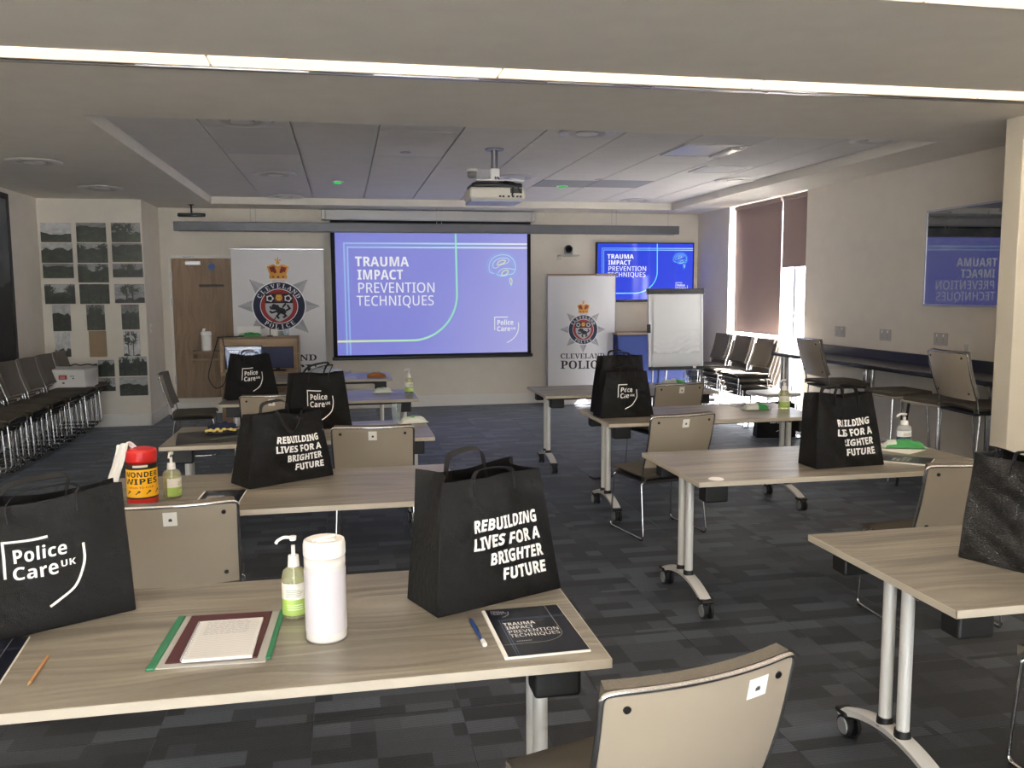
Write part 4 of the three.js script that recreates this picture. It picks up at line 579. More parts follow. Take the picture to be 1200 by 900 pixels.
{ // lectern desk with its hood, shelf and cupboards
  const t = thing('lectern', 'wooden lectern desk with a high back hood and side shelf before the police banner', 'lectern', [-1.05, 0, -11.45]);
  obj('back_panel', rb(0.94, 1.16, 0.03, 0.004, 0, 0.58, 0.0), oakLight, t); obj('side_panel', rb(0.03, 1.16, 0.36, 0.004, -0.47, 0.58, -0.04), oakLight, t); obj('side_panel', rb(0.03, 1.16, 0.24, 0.004, 0.47, 0.58, -0.1), oakM, t);
  obj('top', rb(0.97, 0.03, 0.26, 0.004, 0, 1.165, -0.1), oakM, t); obj('desktop', rb(0.9, 0.03, 0.4, 0.004, 0, 0.74, 0.21), oakLight, t);
  for (const s of [-0.225, 0.225]) { const d = obj('door', rb(0.44, 0.62, 0.02, 0.004, s, 0.4, 0.4), oakM, t); obj('handle', rod([[s - Math.sign(s) * 0.16, 0.5, 0.41], [s - Math.sign(s) * 0.16, 0.5, 0.44], [s - Math.sign(s) * 0.16, 0.36, 0.44], [s - Math.sign(s) * 0.16, 0.36, 0.41]], 0.006, 0.01), steelM, d); }
  obj('side_shelf', [rb(0.32, 0.03, 0.3, 0.006, -0.645, 1.0, 0.1), rb(0.32, 0.03, 0.03, 0.006, -0.645, 0.92, 0.24), rb(0.025, 0.15, 0.3, 0.006, -0.8, 0.955, 0.1)], oakM, t);
  obj('cable', [rod([[-0.46, 1.2, 0.1], [-0.43, 1.17, 0.24], [-0.4, 1.05, 0.36], [-0.38, 0.8, 0.38]], 0.006, 0.08), rod([[-0.5, 1.19, 0.12], [-0.52, 1.0, 0.46], [-0.6, 0.7, 0.48], [-0.5, 0.56, 0.5], [-0.4, 0.62, 0.46], [-0.38, 0.76, 0.41]], 0.006, 0.12), rod([[-0.52, 1.185, 0.1], [-0.3, 1.19, 0.06], [-0.2, 1.187, 0.03]], 0.006, 0.04)], blackM, t);
  const m = thing('monitor', 'lit computer monitor on the lectern desk, mostly behind a black bag', 'monitor', [-1.24, 0.755, -11.22], 0.02); obj('casing', rb(0.46, 0.29, 0.025, 0.006, 0, 0.18, 0), blackM, m); obj('screen', mv(new THREE.PlaneGeometry(0.435, 0.262), 0, 0.182, 0.0132), mat({ color: '#07090d', roughness: 0.15, emissive: '#ffffff', emissiveMap: monitorTex, emissiveIntensity: 0.32 }), m); obj('stand', [rb(0.05, 0.1, 0.02, 0.004, 0, 0.06, -0.03), rb(0.2, 0.012, 0.14, 0.004, 0, 0.006, -0.02)], blackM, m);
  const n = thing('monitor', 'dark navy computer monitor on the lectern desk beside the lit one', 'monitor', [-0.83, 0.755, -11.22], -0.05); obj('casing', rb(0.4, 0.27, 0.025, 0.006, 0, 0.17, 0), std('#10131c', 0.5), n); obj('screen', mv(new THREE.PlaneGeometry(0.375, 0.245), 0, 0.172, 0.0132), std('#1a2350', 0.55), n); obj('stand', [rb(0.05, 0.1, 0.02, 0.004, 0, 0.06, -0.03), rb(0.2, 0.012, 0.14, 0.004, 0, 0.006, -0.02)], blackM, n);
  const mic = thing('gooseneck_microphone', 'thin black gooseneck microphone rising from the lectern top', 'microphone', [-0.93, 1.18, -11.46]); obj('base', cyl(0.035, 0.04, 0.015, 0, 0.0075, 0), blackM, mic); obj('neck', rod([[0, 0.01, 0], [0.0, 0.1, 0], [0.06, 0.22, 0.02], [0.18, 0.38, 0.04]], 0.006, 0.1), blackM, mic); obj('microphone_head', mv(cyl(0.011, 0.013, 0.06), 0.195, 0.402, 0.043, 0, 0, -0.75), blackM, mic);
}

// ---------------------------------------------------------------- bags
const printM = (t) => std('#ffffff', 0.66, { specularIntensity: 0.5, map: t, bumpMap: rep(clothBump, 3), bumpScale: 0.004 });
const rebuildM = printM(rebuildTex), policeM = printM(policeTex), shinyBag = std('#121112', 0.36, { bumpMap: rep(clothBump, 2), bumpScale: 0.006 });
function bag(label, [cx, cz], turn, o = {}) {
  const { w = 0.45, d = 0.19, h = 0.4, tw = 0.38, td = 0.13, map = bagM, cloth = bagM, y = TOP, fold, hb = 0.1, hf = 0.08, sag = 0.02, lean = 0, dx = 0, s = 1, group = 'black shopping bags', hx = 0 } = o;
  const t = thing('tote_bag', label, 'bag', [cx, y, cz], turn, group), ph = s * 1.7;
  const wob = (u, v) => 0.006 * Math.sin(u * 9 + ph) * v + sag * Math.sin(u * Math.PI) * Math.sin(v * 2.6) * (0.6 + 0.5 * Math.sin(v * 5 + ph)) + 0.007 * Math.sin(u * 15 + v * 7 + ph * 2) * v * (1 - u * 0.5) + 0.005 * Math.sin((u * 0.8 + v) * 23 + ph) * Math.min(1, 4 * u * (1 - u));
  const hgt = (u, s2) => h - 0.012 * Math.sin(u * Math.PI) + 0.008 * Math.sin(u * 6 + ph + s2);
  const face = (sgn) => (u, v) => { const k = u - 0.5, W = w + (tw - w) * v; return V(k * W + lean * v + dx * v * k, 0.004 + (hgt(u, sgn) - 0.004) * v, sgn * (d / 2 + (td - d) / 2 * v) + sgn * wob(u, v)); };
  const fu = fold ? (u) => { const [a, b] = fold, L = 1 - (b - a); return u < a / 1 ? u / L : u < b ? a / L : (u - (b - a)) / L; } : (u) => u;
  const F = face(1), front = (u, v) => { if (!fold) return F(u, v); const [a, b] = fold, p = F(fu(u), v); if (u > a && u < b) { const q = Math.sin((u - a) / (b - a) * Math.PI); p.z -= 0.012 + 0.02 * q; p.x -= 0.03 * q; } return p; };
  obj('front_panel', sheet(front, fold ? 60 : 28, 24, 0.002), map, t);
  obj('back_panel', sheet((u, v) => face(-1)(1 - u, v), 24, 16, 0.002), cloth, t);
  for (const sd of [1, -1]) obj('side_panel', sheet((u, v) => { const a = face(sd)(sd > 0 ? 1 : 0, v), b = face(-sd)(sd > 0 ? 1 : 0, v), p = a.lerp(b, u); p.x -= sd * 0.05 * Math.sin(u * Math.PI) * v * v; return p; }, 14, 16, 0.002), cloth, t);
  obj('base', rb(w - 0.004, 0.004, d - 0.004, 0.001, 0, 0.003, 0), cloth, t);
  for (const [sgn, hh] of [[1, hf], [-1, hb]]) {
    const a = face(sgn)(0.3, 0.86), b = face(sgn)(0.7, 0.86), a1 = face(sgn)(0.3, 0.985), b1 = face(sgn)(0.7, 0.985), off = sgn * (hh < 0 ? 1 : -1) * 0.005, mid = a1.clone().add(b1).multiplyScalar(0.5); mid.x += hx;
    const P = hh < 0 ? [face(sgn)(0.3, 0.9).add(V(0, 0, -sgn * 0.004)), a1.clone().add(V(0, 0.015, -sgn * 0.002)), a1.clone().add(V(0.004, 0.008, sgn * 0.012)), V(a1.x + 0.03, h + hh * 0.55, face(sgn)(0.35, 0.9 + hh).z + sgn * 0.012), V(mid.x, h + hh, face(sgn)(0.5, 0.9 + hh).z + sgn * 0.016), V(b1.x - 0.03, h + hh * 0.55, face(sgn)(0.65, 0.9 + hh).z + sgn * 0.012), b1.clone().add(V(-0.004, 0.008, sgn * 0.012)), b1.clone().add(V(0, 0.015, -sgn * 0.002)), face(sgn)(0.7, 0.9).add(V(0, 0, -sgn * 0.004))]
      : [a.add(V(0, 0, off)), a1.clone().add(V(0, 0, off)), V(a1.x + 0.01 + hx * 0.4, h + hh * 0.6, a1.z + off), V(mid.x - 0.03, h + hh * 0.97, mid.z + off - sgn * 0.02), V(mid.x + 0.03, h + hh, mid.z + off - sgn * 0.02), V(b1.x - 0.01 + hx * 0.4, h + hh * 0.6, b1.z + off), b1.clone().add(V(0, 0, off)), b.add(V(0, 0, off))];
    obj('handle', ribbon(P.map((p) => [p.x, p.y, p.z]), [0, hh < 0 ? 1 : 0.35, sgn], 0.028, 0.002), strapM, t);
  }
  return t;
}
const front = ([ax, az], [bx2, bz], d) => { const a = Math.atan2(az - bz, bx2 - ax); return [[(ax + bx2) / 2 - Math.sin(a) * d / 2, (az + bz) / 2 - Math.cos(a) * d / 2], a]; };
let P = front([-1.044, -2.475], [-0.641, -2.703], 0.2); bag('black tote with a big white two-word police logo, beside the pencil on the front table', P[0], P[1], { w: 0.46, d: 0.2, h: 0.385, tw: 0.45, td: 0.1, map: policeM, hb: 0.035, hf: 0.02, s: 1, sag: 0.012, hx: 0.05 });
P = front([0.251, -2.442], [0.669, -2.616], 0.196); bag('black tote with the complete white brighter-future slogan, behind the black booklet and pen', P[0], P[1], { w: 0.455, d: 0.196, h: 0.41, tw: 0.355, td: 0.16, map: rebuildM, hb: 0.05, hf: 0.012, s: 2, lean: -0.02 });
P = front([-0.475, -4.312], [-0.071, -4.567], 0.2); bag('black tote with a creased brighter-future slogan on the wipes tub table', P[0], P[1], { w: 0.478, d: 0.2, h: 0.36, tw: 0.37, td: 0.13, map: rebuildM, hb: 0.045, hf: -0.1, s: 3, sag: 0.035 });
P = front([-0.36, -6.1], [0.02, -6.22], 0.2); bag('black tote with a police logo on the table behind the creased-slogan bag', P[0], P[1], { w: 0.45, d: 0.2, h: 0.4, tw: 0.36, td: 0.14, map: policeM, hb: 0.06, hf: 0.05, s: 4, hx: 0.08, sag: 0.03 });
P = front([-1.05, -8.06], [-0.6, -8.2], 0.19); bag('black tote with a police logo in front of the lectern monitors', P[0], P[1], { w: 0.47, d: 0.19, h: 0.41, tw: 0.33, td: 0.13, map: policeM, hb: 0.03, hf: 0.02, s: 5, sag: 0.03 });
P = front([1.91, -6.2], [2.33, -6.22], 0.2); bag('nearer of two black totes pressed together, folded police logo facing the aisle chair', P[0], P[1], { w: 0.43, d: 0.19, h: 0.36, tw: 0.33, td: 0.12, map: policeM, hb: 0.02, hf: 0.03, s: 6, fold: [0.42, 0.5], sag: 0.03 });
P = front([1.96, -6.42], [2.36, -6.45], 0.2); bag('farther and taller of two black totes pressed together, slogan peeping over the nearer', P[0], P[1], { w: 0.42, d: 0.19, h: 0.46, tw: 0.33, td: 0.14, map: rebuildM, hb: 0.03, hf: 0.02, s: 7, fold: [0.5, 0.58], sag: 0.02 });
P = front([2.483, -4.146], [2.898, -4.17], 0.167); bag('black tote with a pleated half-hidden slogan on the cable grommet table', P[0], P[1], { w: 0.425, d: 0.17, h: 0.4, tw: 0.34, td: 0.12, map: rebuildM, hb: 0.035, hf: 0.045, s: 8, fold: [0.37, 0.53], lean: -0.03 });
bag('shiny black tote without print, cut off by the frame, below the pillar', [2.34, -2.47], -1.15, { w: 0.46, d: 0.22, h: 0.385, tw: 0.44, td: 0.1, cloth: shinyBag, map: shinyBag, hb: 0.02, hf: 0.02, s: 9, sag: 0.03 });
bag('black tote standing on the floor in front of the stool with the painted sunlit top', [5.0, -9.3], -0.25, { w: 0.46, d: 0.2, h: 0.42, tw: 0.42, td: 0.16, y: 0, map: policeM, hb: 0.02, hf: 0.02, s: 10 });

// ---------------------------------------------------------------- small things on the tables
function pumpBottle(label, x, z, y, o = {}) {
  const { r = 0.033, h = 0.245, turn = 0, body = gelM, lab = gelLabelT, oval = 1, group = 'hand gel bottles' } = o, bh = h * 0.62, t = thing('pump_bottle', label, 'bottle', [x, y, z], turn, group);
  const b = obj('bottle', lathe([[0, 0], [r * 0.9, 0], [r, 0.006], [r, bh * 0.78], [r * 0.86, bh * 0.92], [r * 0.45, bh], [r * 0.4, bh + 0.006], [0, bh + 0.006]]), body, t); b.scale.z = oval;
  const l = obj('label', new THREE.CylinderGeometry(r * 1.012, r * 1.012, bh * 0.62, 24, 1, true, -Math.PI * 0.62, Math.PI * 1.24).translate(0, bh * 0.4, 0), std('#ffffff', 0.5, { map: lab, side: THREE.DoubleSide }), t); l.scale.z = oval;
  obj('collar', [cyl(r * 0.42, r * 0.48, h * 0.13, 0, bh + h * 0.065, 0, 20), cyl(r * 0.16, r * 0.16, h * 0.14, 0, bh + h * 0.18, 0, 12)], whiteP, t);
  obj('pump_head', [cyl(r * 0.3, r * 0.26, h * 0.05, 0, h * 0.955, 0, 16), mv(rod([[0, 0, 0], [-r * 0.7, 0.004, 0], [-r * 1.25, -0.006, 0], [-r * 1.35, -0.014, 0]], r * 0.13, 0.008), 0, h * 0.96, 0)], whiteP, t);
  if (body !== gelM || true) obj('dip_tube', rod([[0, 0.01, 0], [0, bh, 0]], 0.002, 0, 6), whiteP, t);
  return t;
}
pumpBottle('green-labelled gel pump bottle beside the white canister', -0.163, -2.551, TOP, { r: 0.036, h: 0.25, turn: 0.1 });
pumpBottle('green-labelled gel pump bottle beside the red-lidded wipes tub', -0.815, -4.226, TOP, { r: 0.042, h: 0.222, turn: 1.6 });
pumpBottle('green-labelled gel pump bottle on the table before the projection screen wall', 0.61, -8.31, TOP, { r: 0.04, h: 0.235, turn: 0.6 });
pumpBottle('green-labelled gel pump bottle at the sunny end of the two-bag table', 3.52, -6.4, TOP, { r: 0.046, h: 0.246, turn: 0.6 });
pumpBottle('clear gel pump bottle with a navy label behind the green wipes packet', 3.43, -4.74, TOP, { r: 0.052, h: 0.195, body: gel2M, lab: gelLabelB, turn: 0.3, oval: 0.7 });
{ // white wipes canister
  const t = thing('wipes_canister', 'tall plain white wipes canister on the front table', 'canister', [-0.068, TOP, -2.374]), r = 0.0565;
  obj('body', lathe([[0, 0], [r, 0], [r * 1.01, 0.008], [r, 0.05], [r * 0.99, 0.052], [r, 0.055], [r, 0.14], [r * 0.99, 0.143], [r, 0.146], [r, 0.205], [r * 0.985, 0.208], [r, 0.212], [r, 0.238], [0, 0.238]], 40), whiteGloss, t);
  obj('label', lathe([[r * 1.008, 0.026], [r * 1.014, 0.028], [r * 1.014, 0.072], [r * 1.004, 0.075], [r * 1.014, 0.078], [r * 1.014, 0.118], [r * 1.004, 0.121], [r * 1.014, 0.124], [r * 1.014, 0.163], [r * 1.004, 0.166], [r * 1.014, 0.169], [r * 1.014, 0.2], [r * 1.008, 0.202]], 40), std('#d3ced1', 0.35), t);
  const l = obj('lid', lathe([[r * 1.0, 0.238], [r * 1.025, 0.242], [r * 1.025, 0.268], [r * 0.98, 0.28], [r * 0.86, 0.283], [r * 0.82, 0.279], [0, 0.279]], 40), whiteP, t);
  obj('flap', [rb(0.05, 0.007, 0.038, 0.003, 0.006, 0.282, 0.006), rod([[-0.03, 0.282, 0.02], [0.0, 0.285, 0.006], [0.028, 0.284, -0.016]], 0.006, 0.02)], whiteP, l);
}
{ // red and yellow wipes tub with a wipe pulled out
  const t = thing('wipes_tub', 'red and yellow wipes tub with a white wipe hanging from its lid', 'tub', [-0.93, TOP, -4.15], 0.13), r = 0.067;
  obj('body', lathe([[0, 0], [r, 0], [r, 0.19], [0, 0.19]], 36), std('#b3201d', 0.35), t);
  obj('label', new THREE.CylinderGeometry(r * 1.012, r * 1.012, 0.165, 40, 1, true).rotateY(Math.PI).translate(0, 0.107, 0), std('#ffffff', 0.35, { map: wipesTex, side: THREE.DoubleSide }), t);
  obj('lid', lathe([[0, 0.258], [r * 0.7, 0.258], [r * 0.98, 0.252], [r * 1.03, 0.243], [r * 1.03, 0.205], [r * 1.0, 0.19], [0, 0.19]], 36), std('#c4221f', 0.3), t);
  obj('wipe', sheet((u, v) => { const a = Math.min(1, v * 3), s = v < 0.3 ? v / 0.3 : 1, x = -0.045 - 0.03 * Math.sin(s * 1.57) - 0.075 * Math.max(0, v - 0.3), y = 0.255 + 0.025 * Math.sin(s * Math.PI * 0.8) - 0.25 * Math.max(0, v - 0.3); return V(x + (u - 0.5) * 0.055, y + (u - 0.5) * 0.02, (u - 0.5) * 0.05 + 0.008 * Math.sin(u * 12 + v * 6) - 0.01 + 0.012 * v + (u - 0.5) * 0.02 * v); }, 10, 22, 0.003), paperM, t);
}
function booklet(label, x, z, y, w, h, turn, cover = true, group = 'black workbooks') {
  const t = thing('booklet', label, 'booklet', [x, y, z], turn, group); obj('pages', rb(w, 0.006, h, 0.001, 0, 0.003, 0), paperM, t);
  obj('cover', mv(new THREE.PlaneGeometry(w - 0.012, h - 0.006), 0.004, 0.0068, 0, -Math.PI / 2), cover ? std('#ffffff', 0.3, { map: coverTex }) : std('#1a1c22', 0.35), t); return t;
}
booklet('black spiral-free training booklet beside the blue pen on the front table', 0.506, -2.293, TOP, 0.235, 0.345, 0.02);
booklet('black booklet cut off by the frame, next to the wooden pencil', -0.985, -2.36, TOP, 0.235, 0.33, 0.1);
booklet('black booklet lying before the creased-slogan bag on the wipes tub table', -0.59, -4.13, TOP, 0.2, 0.34, -0.03);
booklet('dark booklet beside the pale wipes packet at the sunny table end', 3.3, -6.6, TOP, 0.22, 0.34, 0.25, false);
booklet('black booklet between the pleated-slogan bag and the green packet', 3.09, -4.27, TOP, 0.22, 0.3, 0.8);
tag(obj('paper_sheet', mv(rb(0.21, 0.002, 0.3, 0.0008), 3.26, TOP + 0.001, -4.6, 0, 0.5), paperM), 'white paper sheet under the green wipes packet', 'paper');
const sealLight = std('#d9ddd6', 0.5);
function wipesPack(label, x, z, y, w, d, turn, m, group = 'soft wipes packets') {
  const t = thing('wipes_packet', label, 'packet', [x, y, z], turn, group);
  const f = (u, v) => { const q = Math.sin(u * Math.PI) ** 0.35 * Math.sin(v * Math.PI) ** 0.5; return V((u - 0.5) * w, 0.006 + 0.048 * q + 0.004 * Math.sin(u * 19 + v * 8) * q, (0.5 - v) * d * (0.8 + 0.2 * q)); };
  obj('wrapper', sheet(f, 24, 14, 0.003), m, t); obj('underside', rb(w * 0.86, 0.03, d * 0.7, 0.013, 0, 0.016, 0), m, t);
  for (const s of [-1, 1]) obj('seal', rb(0.02, 0.003, d * 0.8, 0.001, s * (w / 2 + 0.004), 0.008, 0), sealLight, t); return t;
}
const greenPackM = std('#ffffff', 0.35, { map: greenPack }), palePackM = std('#ffffff', 0.35, { map: palePack }), halfPackM = std('#ffffff', 0.35, { map: halfPack });
wipesPack('green wipes packet on the cable grommet table in front of the clear gel bottle', 3.33, -4.6, TOP + 0.002, 0.23, 0.12, -0.35, greenPackM);
wipesPack('silver and green wipes packet by the gel bottle at the sunny table end', 3.27, -6.4, TOP, 0.2, 0.12, -0.1, halfPackM);
wipesPack('crumpled pale wipes packet at the table end beside the clear cup', 0.49, -6.32, TOP, 0.19, 0.12, 0.15, palePackM);
wipesPack('white and green wipes packet on the farthest table before the flip chart', 3.36, -8.4, TOP, 0.26, 0.13, 0.1, halfPackM);
wipesPack('flat pale packet beside the lilac paper on the table before the screen wall', 0.36, -8.35, TOP, 0.17, 0.11, 0, palePackM);
wipesPack('green packet lying on top of the lectern', -1.18, -11.48, 1.181, 0.3, 0.13, 0.1, greenPackM);
tag(obj('lilac_paper', mv(rb(0.13, 0.002, 0.16, 0.0008), 0.5, TOP + 0.001, -8.3), std('#b9b4e6', 0.7)), 'small lilac paper sheet beside the far gel bottle', 'paper');
{ const t = thing('water_bottle', 'clear water bottle with a dark label on the farthest table before the flip chart', 'bottle', [3.6, TOP, -8.42]); obj('bottle', lathe([[0, 0], [0.032, 0], [0.034, 0.006], [0.034, 0.11], [0.022, 0.145], [0.014, 0.155], [0.014, 0.165], [0, 0.165]]), clearP, t); obj('label', new THREE.CylinderGeometry(0.0346, 0.0346, 0.04, 24, 1, true).translate(0, 0.06, 0), std('#2c3f4a', 0.5, { side: THREE.DoubleSide }), t); obj('cap', cyl(0.016, 0.016, 0.018, 0, 0.172, 0), whiteP, t); }
{ const t = thing('water_bottle', 'small clear bottle with a dark band on the dark counter by the pillar', 'bottle', [5.45, 1.003, -6.72]); obj('bottle', lathe([[0, 0], [0.042, 0], [0.045, 0.008], [0.045, 0.09], [0.02, 0.15], [0.013, 0.2], [0.016, 0.225], [0, 0.225]]), clearP, t); obj('label', new THREE.CylinderGeometry(0.0457, 0.0457, 0.035, 24, 1, true).translate(0, 0.03, 0), std('#23262b', 0.5, { side: THREE.DoubleSide }), t); obj('cap', cyl(0.018, 0.018, 0.014, 0, 0.232, 0), clearP, t); }
{ const t = thing('plastic_cup', 'clear plastic cup beside the crumpled pale packet', 'cup', [0.37, TOP, -6.35]); obj('cup', lathe([[0, 0.003], [0.026, 0.003], [0.036, 0.14], [0.0375, 0.14], [0.0275, 0], [0, 0]]), clearP, t); obj('rim', mv(new THREE.TorusGeometry(0.0367, 0.002, 6, 28), 0, 0.14, 0, Math.PI / 2), clearP, t); }
{ const t = thing('pen', 'blue pen with a white end beside the black booklet', 'pen', [0.349, TOP + 0.006, -2.305], 0.06); obj('barrel', mv(cyl(0.006, 0.006, 0.15, 0, 0, 0, 12), 0, 0, -0.01, Math.PI / 2), std('#24417f', 0.3), t); obj('tip', mv(cyl(0.001, 0.006, 0.025, 0, 0, 0, 12), 0, 0, -0.097, -Math.PI / 2), std('#1c2c52', 0.4), t); obj('end_cap', mv(cyl(0.0068, 0.0068, 0.028, 0, 0, 0, 12), 0, 0, 0.078, Math.PI / 2), std('#e3e2dc', 0.4), t); obj('clip', rb(0.003, 0.003, 0.05, 0.001, 0, 0.0075, 0.04), steelM, t); }
{ const t = thing('pencil', 'plain wooden pencil on the front table', 'pencil', [-0.787, TOP + 0.0045, -2.298], 0.05); obj('shaft', mv(cyl(0.0045, 0.0045, 0.16, 0, 0, 0, 6), 0, 0, -0.005, Math.PI / 2), std('#b98a5c', 0.5), t); obj('point', mv(cyl(0.0006, 0.0045, 0.02, 0, 0, 0, 6), 0, 0, 0.085, Math.PI / 2), std('#d3ad7d', 0.6), t); obj('lead', mv(cyl(0.0003, 0.0012, 0.006, 0, 0, 0, 6), 0, 0, 0.094, Math.PI / 2), blackM, t); }
{ const t = thing('folder', 'clear plastic folder with green edges holding a maroon card', 'folder', [-0.355, TOP, -2.42], -0.04); obj('plastic_sleeve', rb(0.28, 0.003, 0.36, 0.001, 0, 0.0015, 0), std('#b9b7b1', 0.25), t); obj('green_edge', [rb(0.022, 0.007, 0.37, 0.003, -0.145, 0.004, 0.005)], std('#2c7a55', 0.35), t, 'green clip edge'); obj('green_edge', [rb(0.016, 0.006, 0.35, 0.003, 0.145, 0.004, -0.01)], std('#2c7a55', 0.35), t, 'green clip edge'); obj('card', rb(0.232, 0.004, 0.33, 0.001, 0.0, 0.005, -0.01), std('#4a1f24', 0.6), t, 'maroon card'); }
{ const t = thing('notepad', 'white spiral notepad with handwriting on the maroon folder', 'notepad', [-0.343, TOP + 0.0072, -2.39], -0.02); obj('pages', rb(0.176, 0.008, 0.27, 0.001, 0, 0.004, 0), paperM, t); obj('top_page', mv(new THREE.PlaneGeometry(0.172, 0.266), 0.002, 0.0086, 0, -Math.PI / 2), std('#ffffff', 0.8, { map: noteTex }), t); obj('spiral', [...Array(20).keys()].map((k) => mv(new THREE.TorusGeometry(0.006, 0.0011, 5, 10), -0.087, 0.005, -0.125 + k * 0.0132)), steelM, t); }
{ const t = thing('poster', 'large dark poster lying flat under the blue bundle', 'poster', [-0.83, TOP, -6.0], 0.15); obj('sheet', sheet((u, v) => V((u - 0.5) * 0.56, 0.003 + 0.006 * Math.abs(Math.sin(u * 7 + v * 3)), (0.5 - v) * 0.5), 16, 12, 0.002), std('#2d2f33', 0.4), t); obj('printed_bands', [mv(rb(0.3, 0.002, 0.06, 0.0008), 0.06, 0.011, 0.1, 0, 0.5), mv(rb(0.22, 0.002, 0.04, 0.0008), 0.12, 0.011, -0.05, 0, -0.3)], std('#54585f', 0.4), t); }
{ const t = thing('cloth_bundle', 'crumpled navy bundle with yellow flecks on the dark poster', 'bundle', [-0.84, TOP + 0.012, -6.1], 0.1); const lump = (w, h, d, s) => { const g = new THREE.SphereGeometry(1, 28, 20), p = g.attributes.position; for (let i = 0; i < p.count; i++) { const x = p.getX(i), y = p.getY(i), z = p.getZ(i), k = 1 + 0.22 * Math.sin(x * 6 + s) * Math.cos(z * 7 + s * 2) + 0.12 * Math.sin(y * 13 + x * 9); p.setXYZ(i, x * w * k, Math.max(0, y * h * k + h * 0.8), z * d * k); } g.computeVertexNormals(); return g; };
  obj('cloth', lump(0.09, 0.035, 0.06, 1).translate(0.01, 0, -0.04), std('#1c2442', 0.8), t); obj('ribbon', [lump(0.07, 0.015, 0.035, 3).translate(0.03, 0, 0.05), lump(0.04, 0.014, 0.03, 5).translate(-0.08, 0, 0.04)], std('#2a2a30', 0.7), t); obj('yellow_flecks', [...Array(9).keys()].map((k) => lump(0.014, 0.009, 0.01, k).translate(-0.09 + k * 0.022, 0.018 + 0.008 * (k % 2), 0.055 + 0.014 * ((k * 5) % 3))), std('#d9c46c', 0.6), t); }
{ const t = thing('small_box', 'flat pale packet on the poster table, beside the creased-slogan bag', 'box', [-0.58, TOP, -6.3], 0.05); obj('carton', rb(0.12, 0.028, 0.08, 0.004, 0, 0.014, 0), std('#bdb7ab', 0.6), t); obj('flap', rb(0.118, 0.002, 0.04, 0.0008, 0, 0.029, 0.02), std('#cbc6bb', 0.6), t); }
{ const t = thing('sweets_packet', 'orange-brown snack packet at the end of the farthest lectern-side table', 'packet', [0.36, TOP, -9.95], 0.1); obj('wrapper', sheet((u, v) => { const q = Math.sin(u * Math.PI) ** 0.4 * Math.sin(v * Math.PI) ** 0.5; return V((u - 0.5) * 0.22, 0.006 + 0.05 * q + 0.006 * Math.sin(u * 23 + v * 11) * q, (0.5 - v) * 0.13); }, 20, 12, 0.003), std('#a8672a', 0.4), t); for (const s of [-1, 1]) obj('seal', rb(0.014, 0.003, 0.1, 0.001, s * 0.112, 0.008, 0), std('#d9b27c', 0.4), t); }
tag(obj('paper_sheet', mv(rb(0.3, 0.003, 0.21, 0.001), -0.02, TOP + 0.0015, -9.95, 0, 0.1), std('#dcdce6', 0.6)), 'white paper on the farthest lectern-side table', 'paper');
tag(obj('blue_ruler', mv(rb(0.3, 0.004, 0.035, 0.001), 0.32, TOP + 0.002, -10.3, 0, 0.05), std('#6f8fc4', 0.4)), 'pale blue strip behind the orange snack packet', 'ruler');
{ const t = thing('plastic_bundle', 'crumpled clear plastic wrapping at the bag end of the farthest lectern-side table', 'wrapping', [-0.2, TOP, -10.0]); const g = new THREE.SphereGeometry(1, 30, 20), p = g.attributes.position; for (let i = 0; i < p.count; i++) { const x = p.getX(i), y = p.getY(i), z = p.getZ(i), k = 1 + 0.25 * Math.sin(x * 9 + z * 5) * Math.cos(y * 8) + 0.1 * Math.sin(z * 21); p.setXYZ(i, x * 0.2 * k, Math.max(0.001, 0.05 + y * 0.065 * k), z * 0.12 * k); } g.computeVertexNormals(); obj('film', g, std('#c3c6cc', 0.25), t); obj('loose_end', sheet((u, v) => V(0.1 + u * 0.18, 0.02 + 0.05 * u + 0.012 * Math.sin(v * 9), (v - 0.5) * 0.12), 8, 8, 0.002), std('#d2d4d9', 0.3), t); }
{ const t = thing('tissue_canister', 'white wipes canister on the side shelf of the lectern', 'canister', [-1.7, 1.016, -11.36]); obj('body', lathe([[0, 0], [0.06, 0], [0.062, 0.01], [0.062, 0.2], [0, 0.2]], 30), whiteGloss, t); const l = obj('lid', lathe([[0.062, 0.2], [0.065, 0.205], [0.064, 0.235], [0.05, 0.245], [0, 0.245]], 30), whiteP, t); obj('tissue', sheet((u, v) => V(-0.03 + 0.04 * (u - 0.5) + 0.01 * v, 0.243 + 0.04 * v, 0.03 * (u - 0.5) + 0.008 * Math.sin(u * 9)), 6, 6, 0.002), paperM, l); }
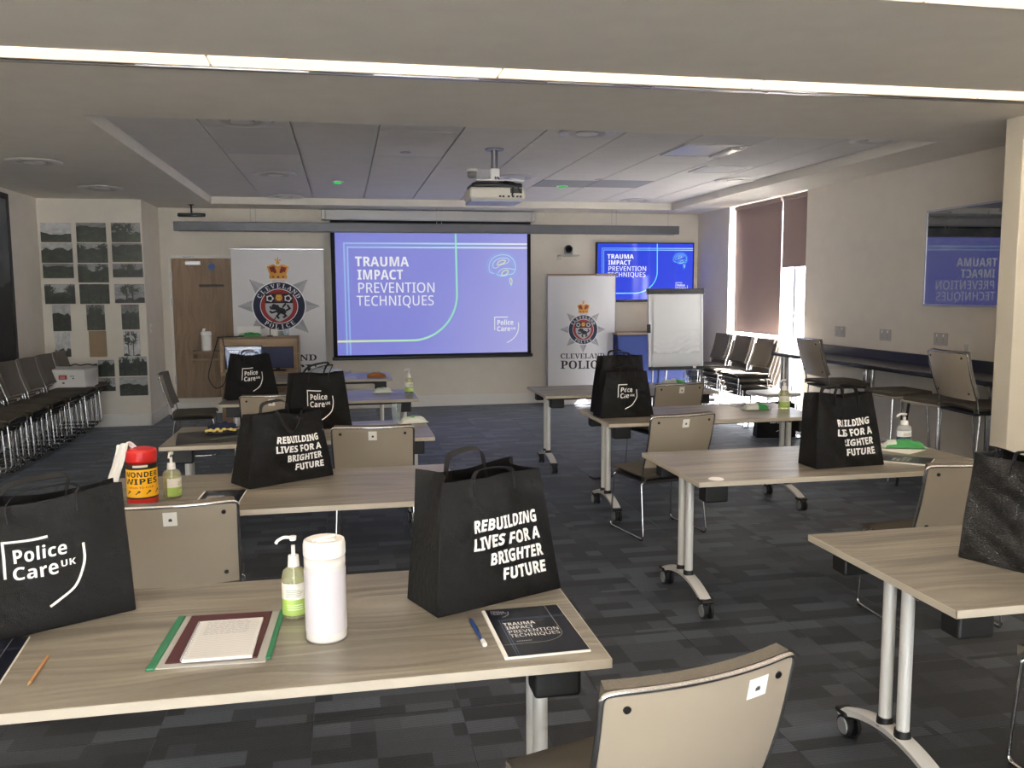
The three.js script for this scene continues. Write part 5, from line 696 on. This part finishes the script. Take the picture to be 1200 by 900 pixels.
{ const t = thing('glass', 'small clear glass on the lectern top beside the microphone', 'glass', [-0.73, 1.18, -11.46]); obj('tumbler', lathe([[0, 0.008], [0.03, 0.008], [0.036, 0.1], [0.039, 0.1], [0.034, 0], [0, 0]]), clearP, t); obj('water', lathe([[0, 0.009], [0.029, 0.009], [0.033, 0.05], [0, 0.05]]), clearP, t); }
{ const t = thing('paper_stack', 'white papers propped at the back of the lectern top', 'papers', [-1.2, 1.18, -11.58]); obj('sheet', mv(rb(0.3, 0.13, 0.006, 0.001), 0, 0.066, 0, -0.1), paperM, t); obj('sheet', mv(rb(0.12, 0.09, 0.006, 0.001), 0.3, 0.046, 0, -0.1), paperM, t); }
{ const t = thing('cardboard_box', 'white carton with a red label on the stacked chairs under the collage', 'box', [-3.32, 0.575, -11.5], -0.1); const g = rb(0.44, 0.24, 0.42, 0.006, 0, 0.121, 0), n = g.attributes.normal, p = g.attributes.position, uv = g.attributes.uv;
  for (let i = 0; i < p.count; i++) if (n.getZ(i) > 0.5) uv.setXY(i, p.getX(i) / 0.44 + 0.5, p.getY(i) / 0.24); else uv.setXY(i, 0.05, 0.95);
  obj('carton', g, std('#ffffff', 0.7, { map: boxTex }), t); obj('flap', [mv(rb(0.43, 0.004, 0.2, 0.001), 0, 0.256, 0.1, 0.12), mv(rb(0.43, 0.004, 0.2, 0.001), 0, 0.25, -0.1, -0.06)], std('#e2dfd8', 0.7), t);
  const u = thing('black_cable', 'short black cable lying on the white carton', 'cable', [-3.22, 0.845, -11.5]); obj('lead', rod([[-0.12, 0.006, 0.06], [-0.06, 0.035, 0.02], [0.0, 0.008, 0.05], [0.08, 0.03, 0.03], [0.14, 0.006, -0.02]], 0.007, 0.05), blackM, u); obj('plug', rb(0.04, 0.02, 0.025, 0.006, 0.16, 0.012, -0.03), blackM, u); }
{ const t = thing('floor_box_lid', 'small dark object on the carpet in the aisle by a far table caster', 'floor outlet', [1.99 + 0.3, 0.0, -7.55], 0.2); obj('lid', rb(0.14, 0.02, 0.1, 0.006, 0, 0.01, 0), blackM, t); obj('cable', rod([[0.05, 0.015, 0], [0.1, 0.012, 0.03], [0.16, 0.01, 0.01]], 0.008, 0.03), blackM, t); }
scene.traverse((o) => { if (o.isLight && !o.isRectAreaLight) o.castShadow = true; });
renderer.render(scene, camera);
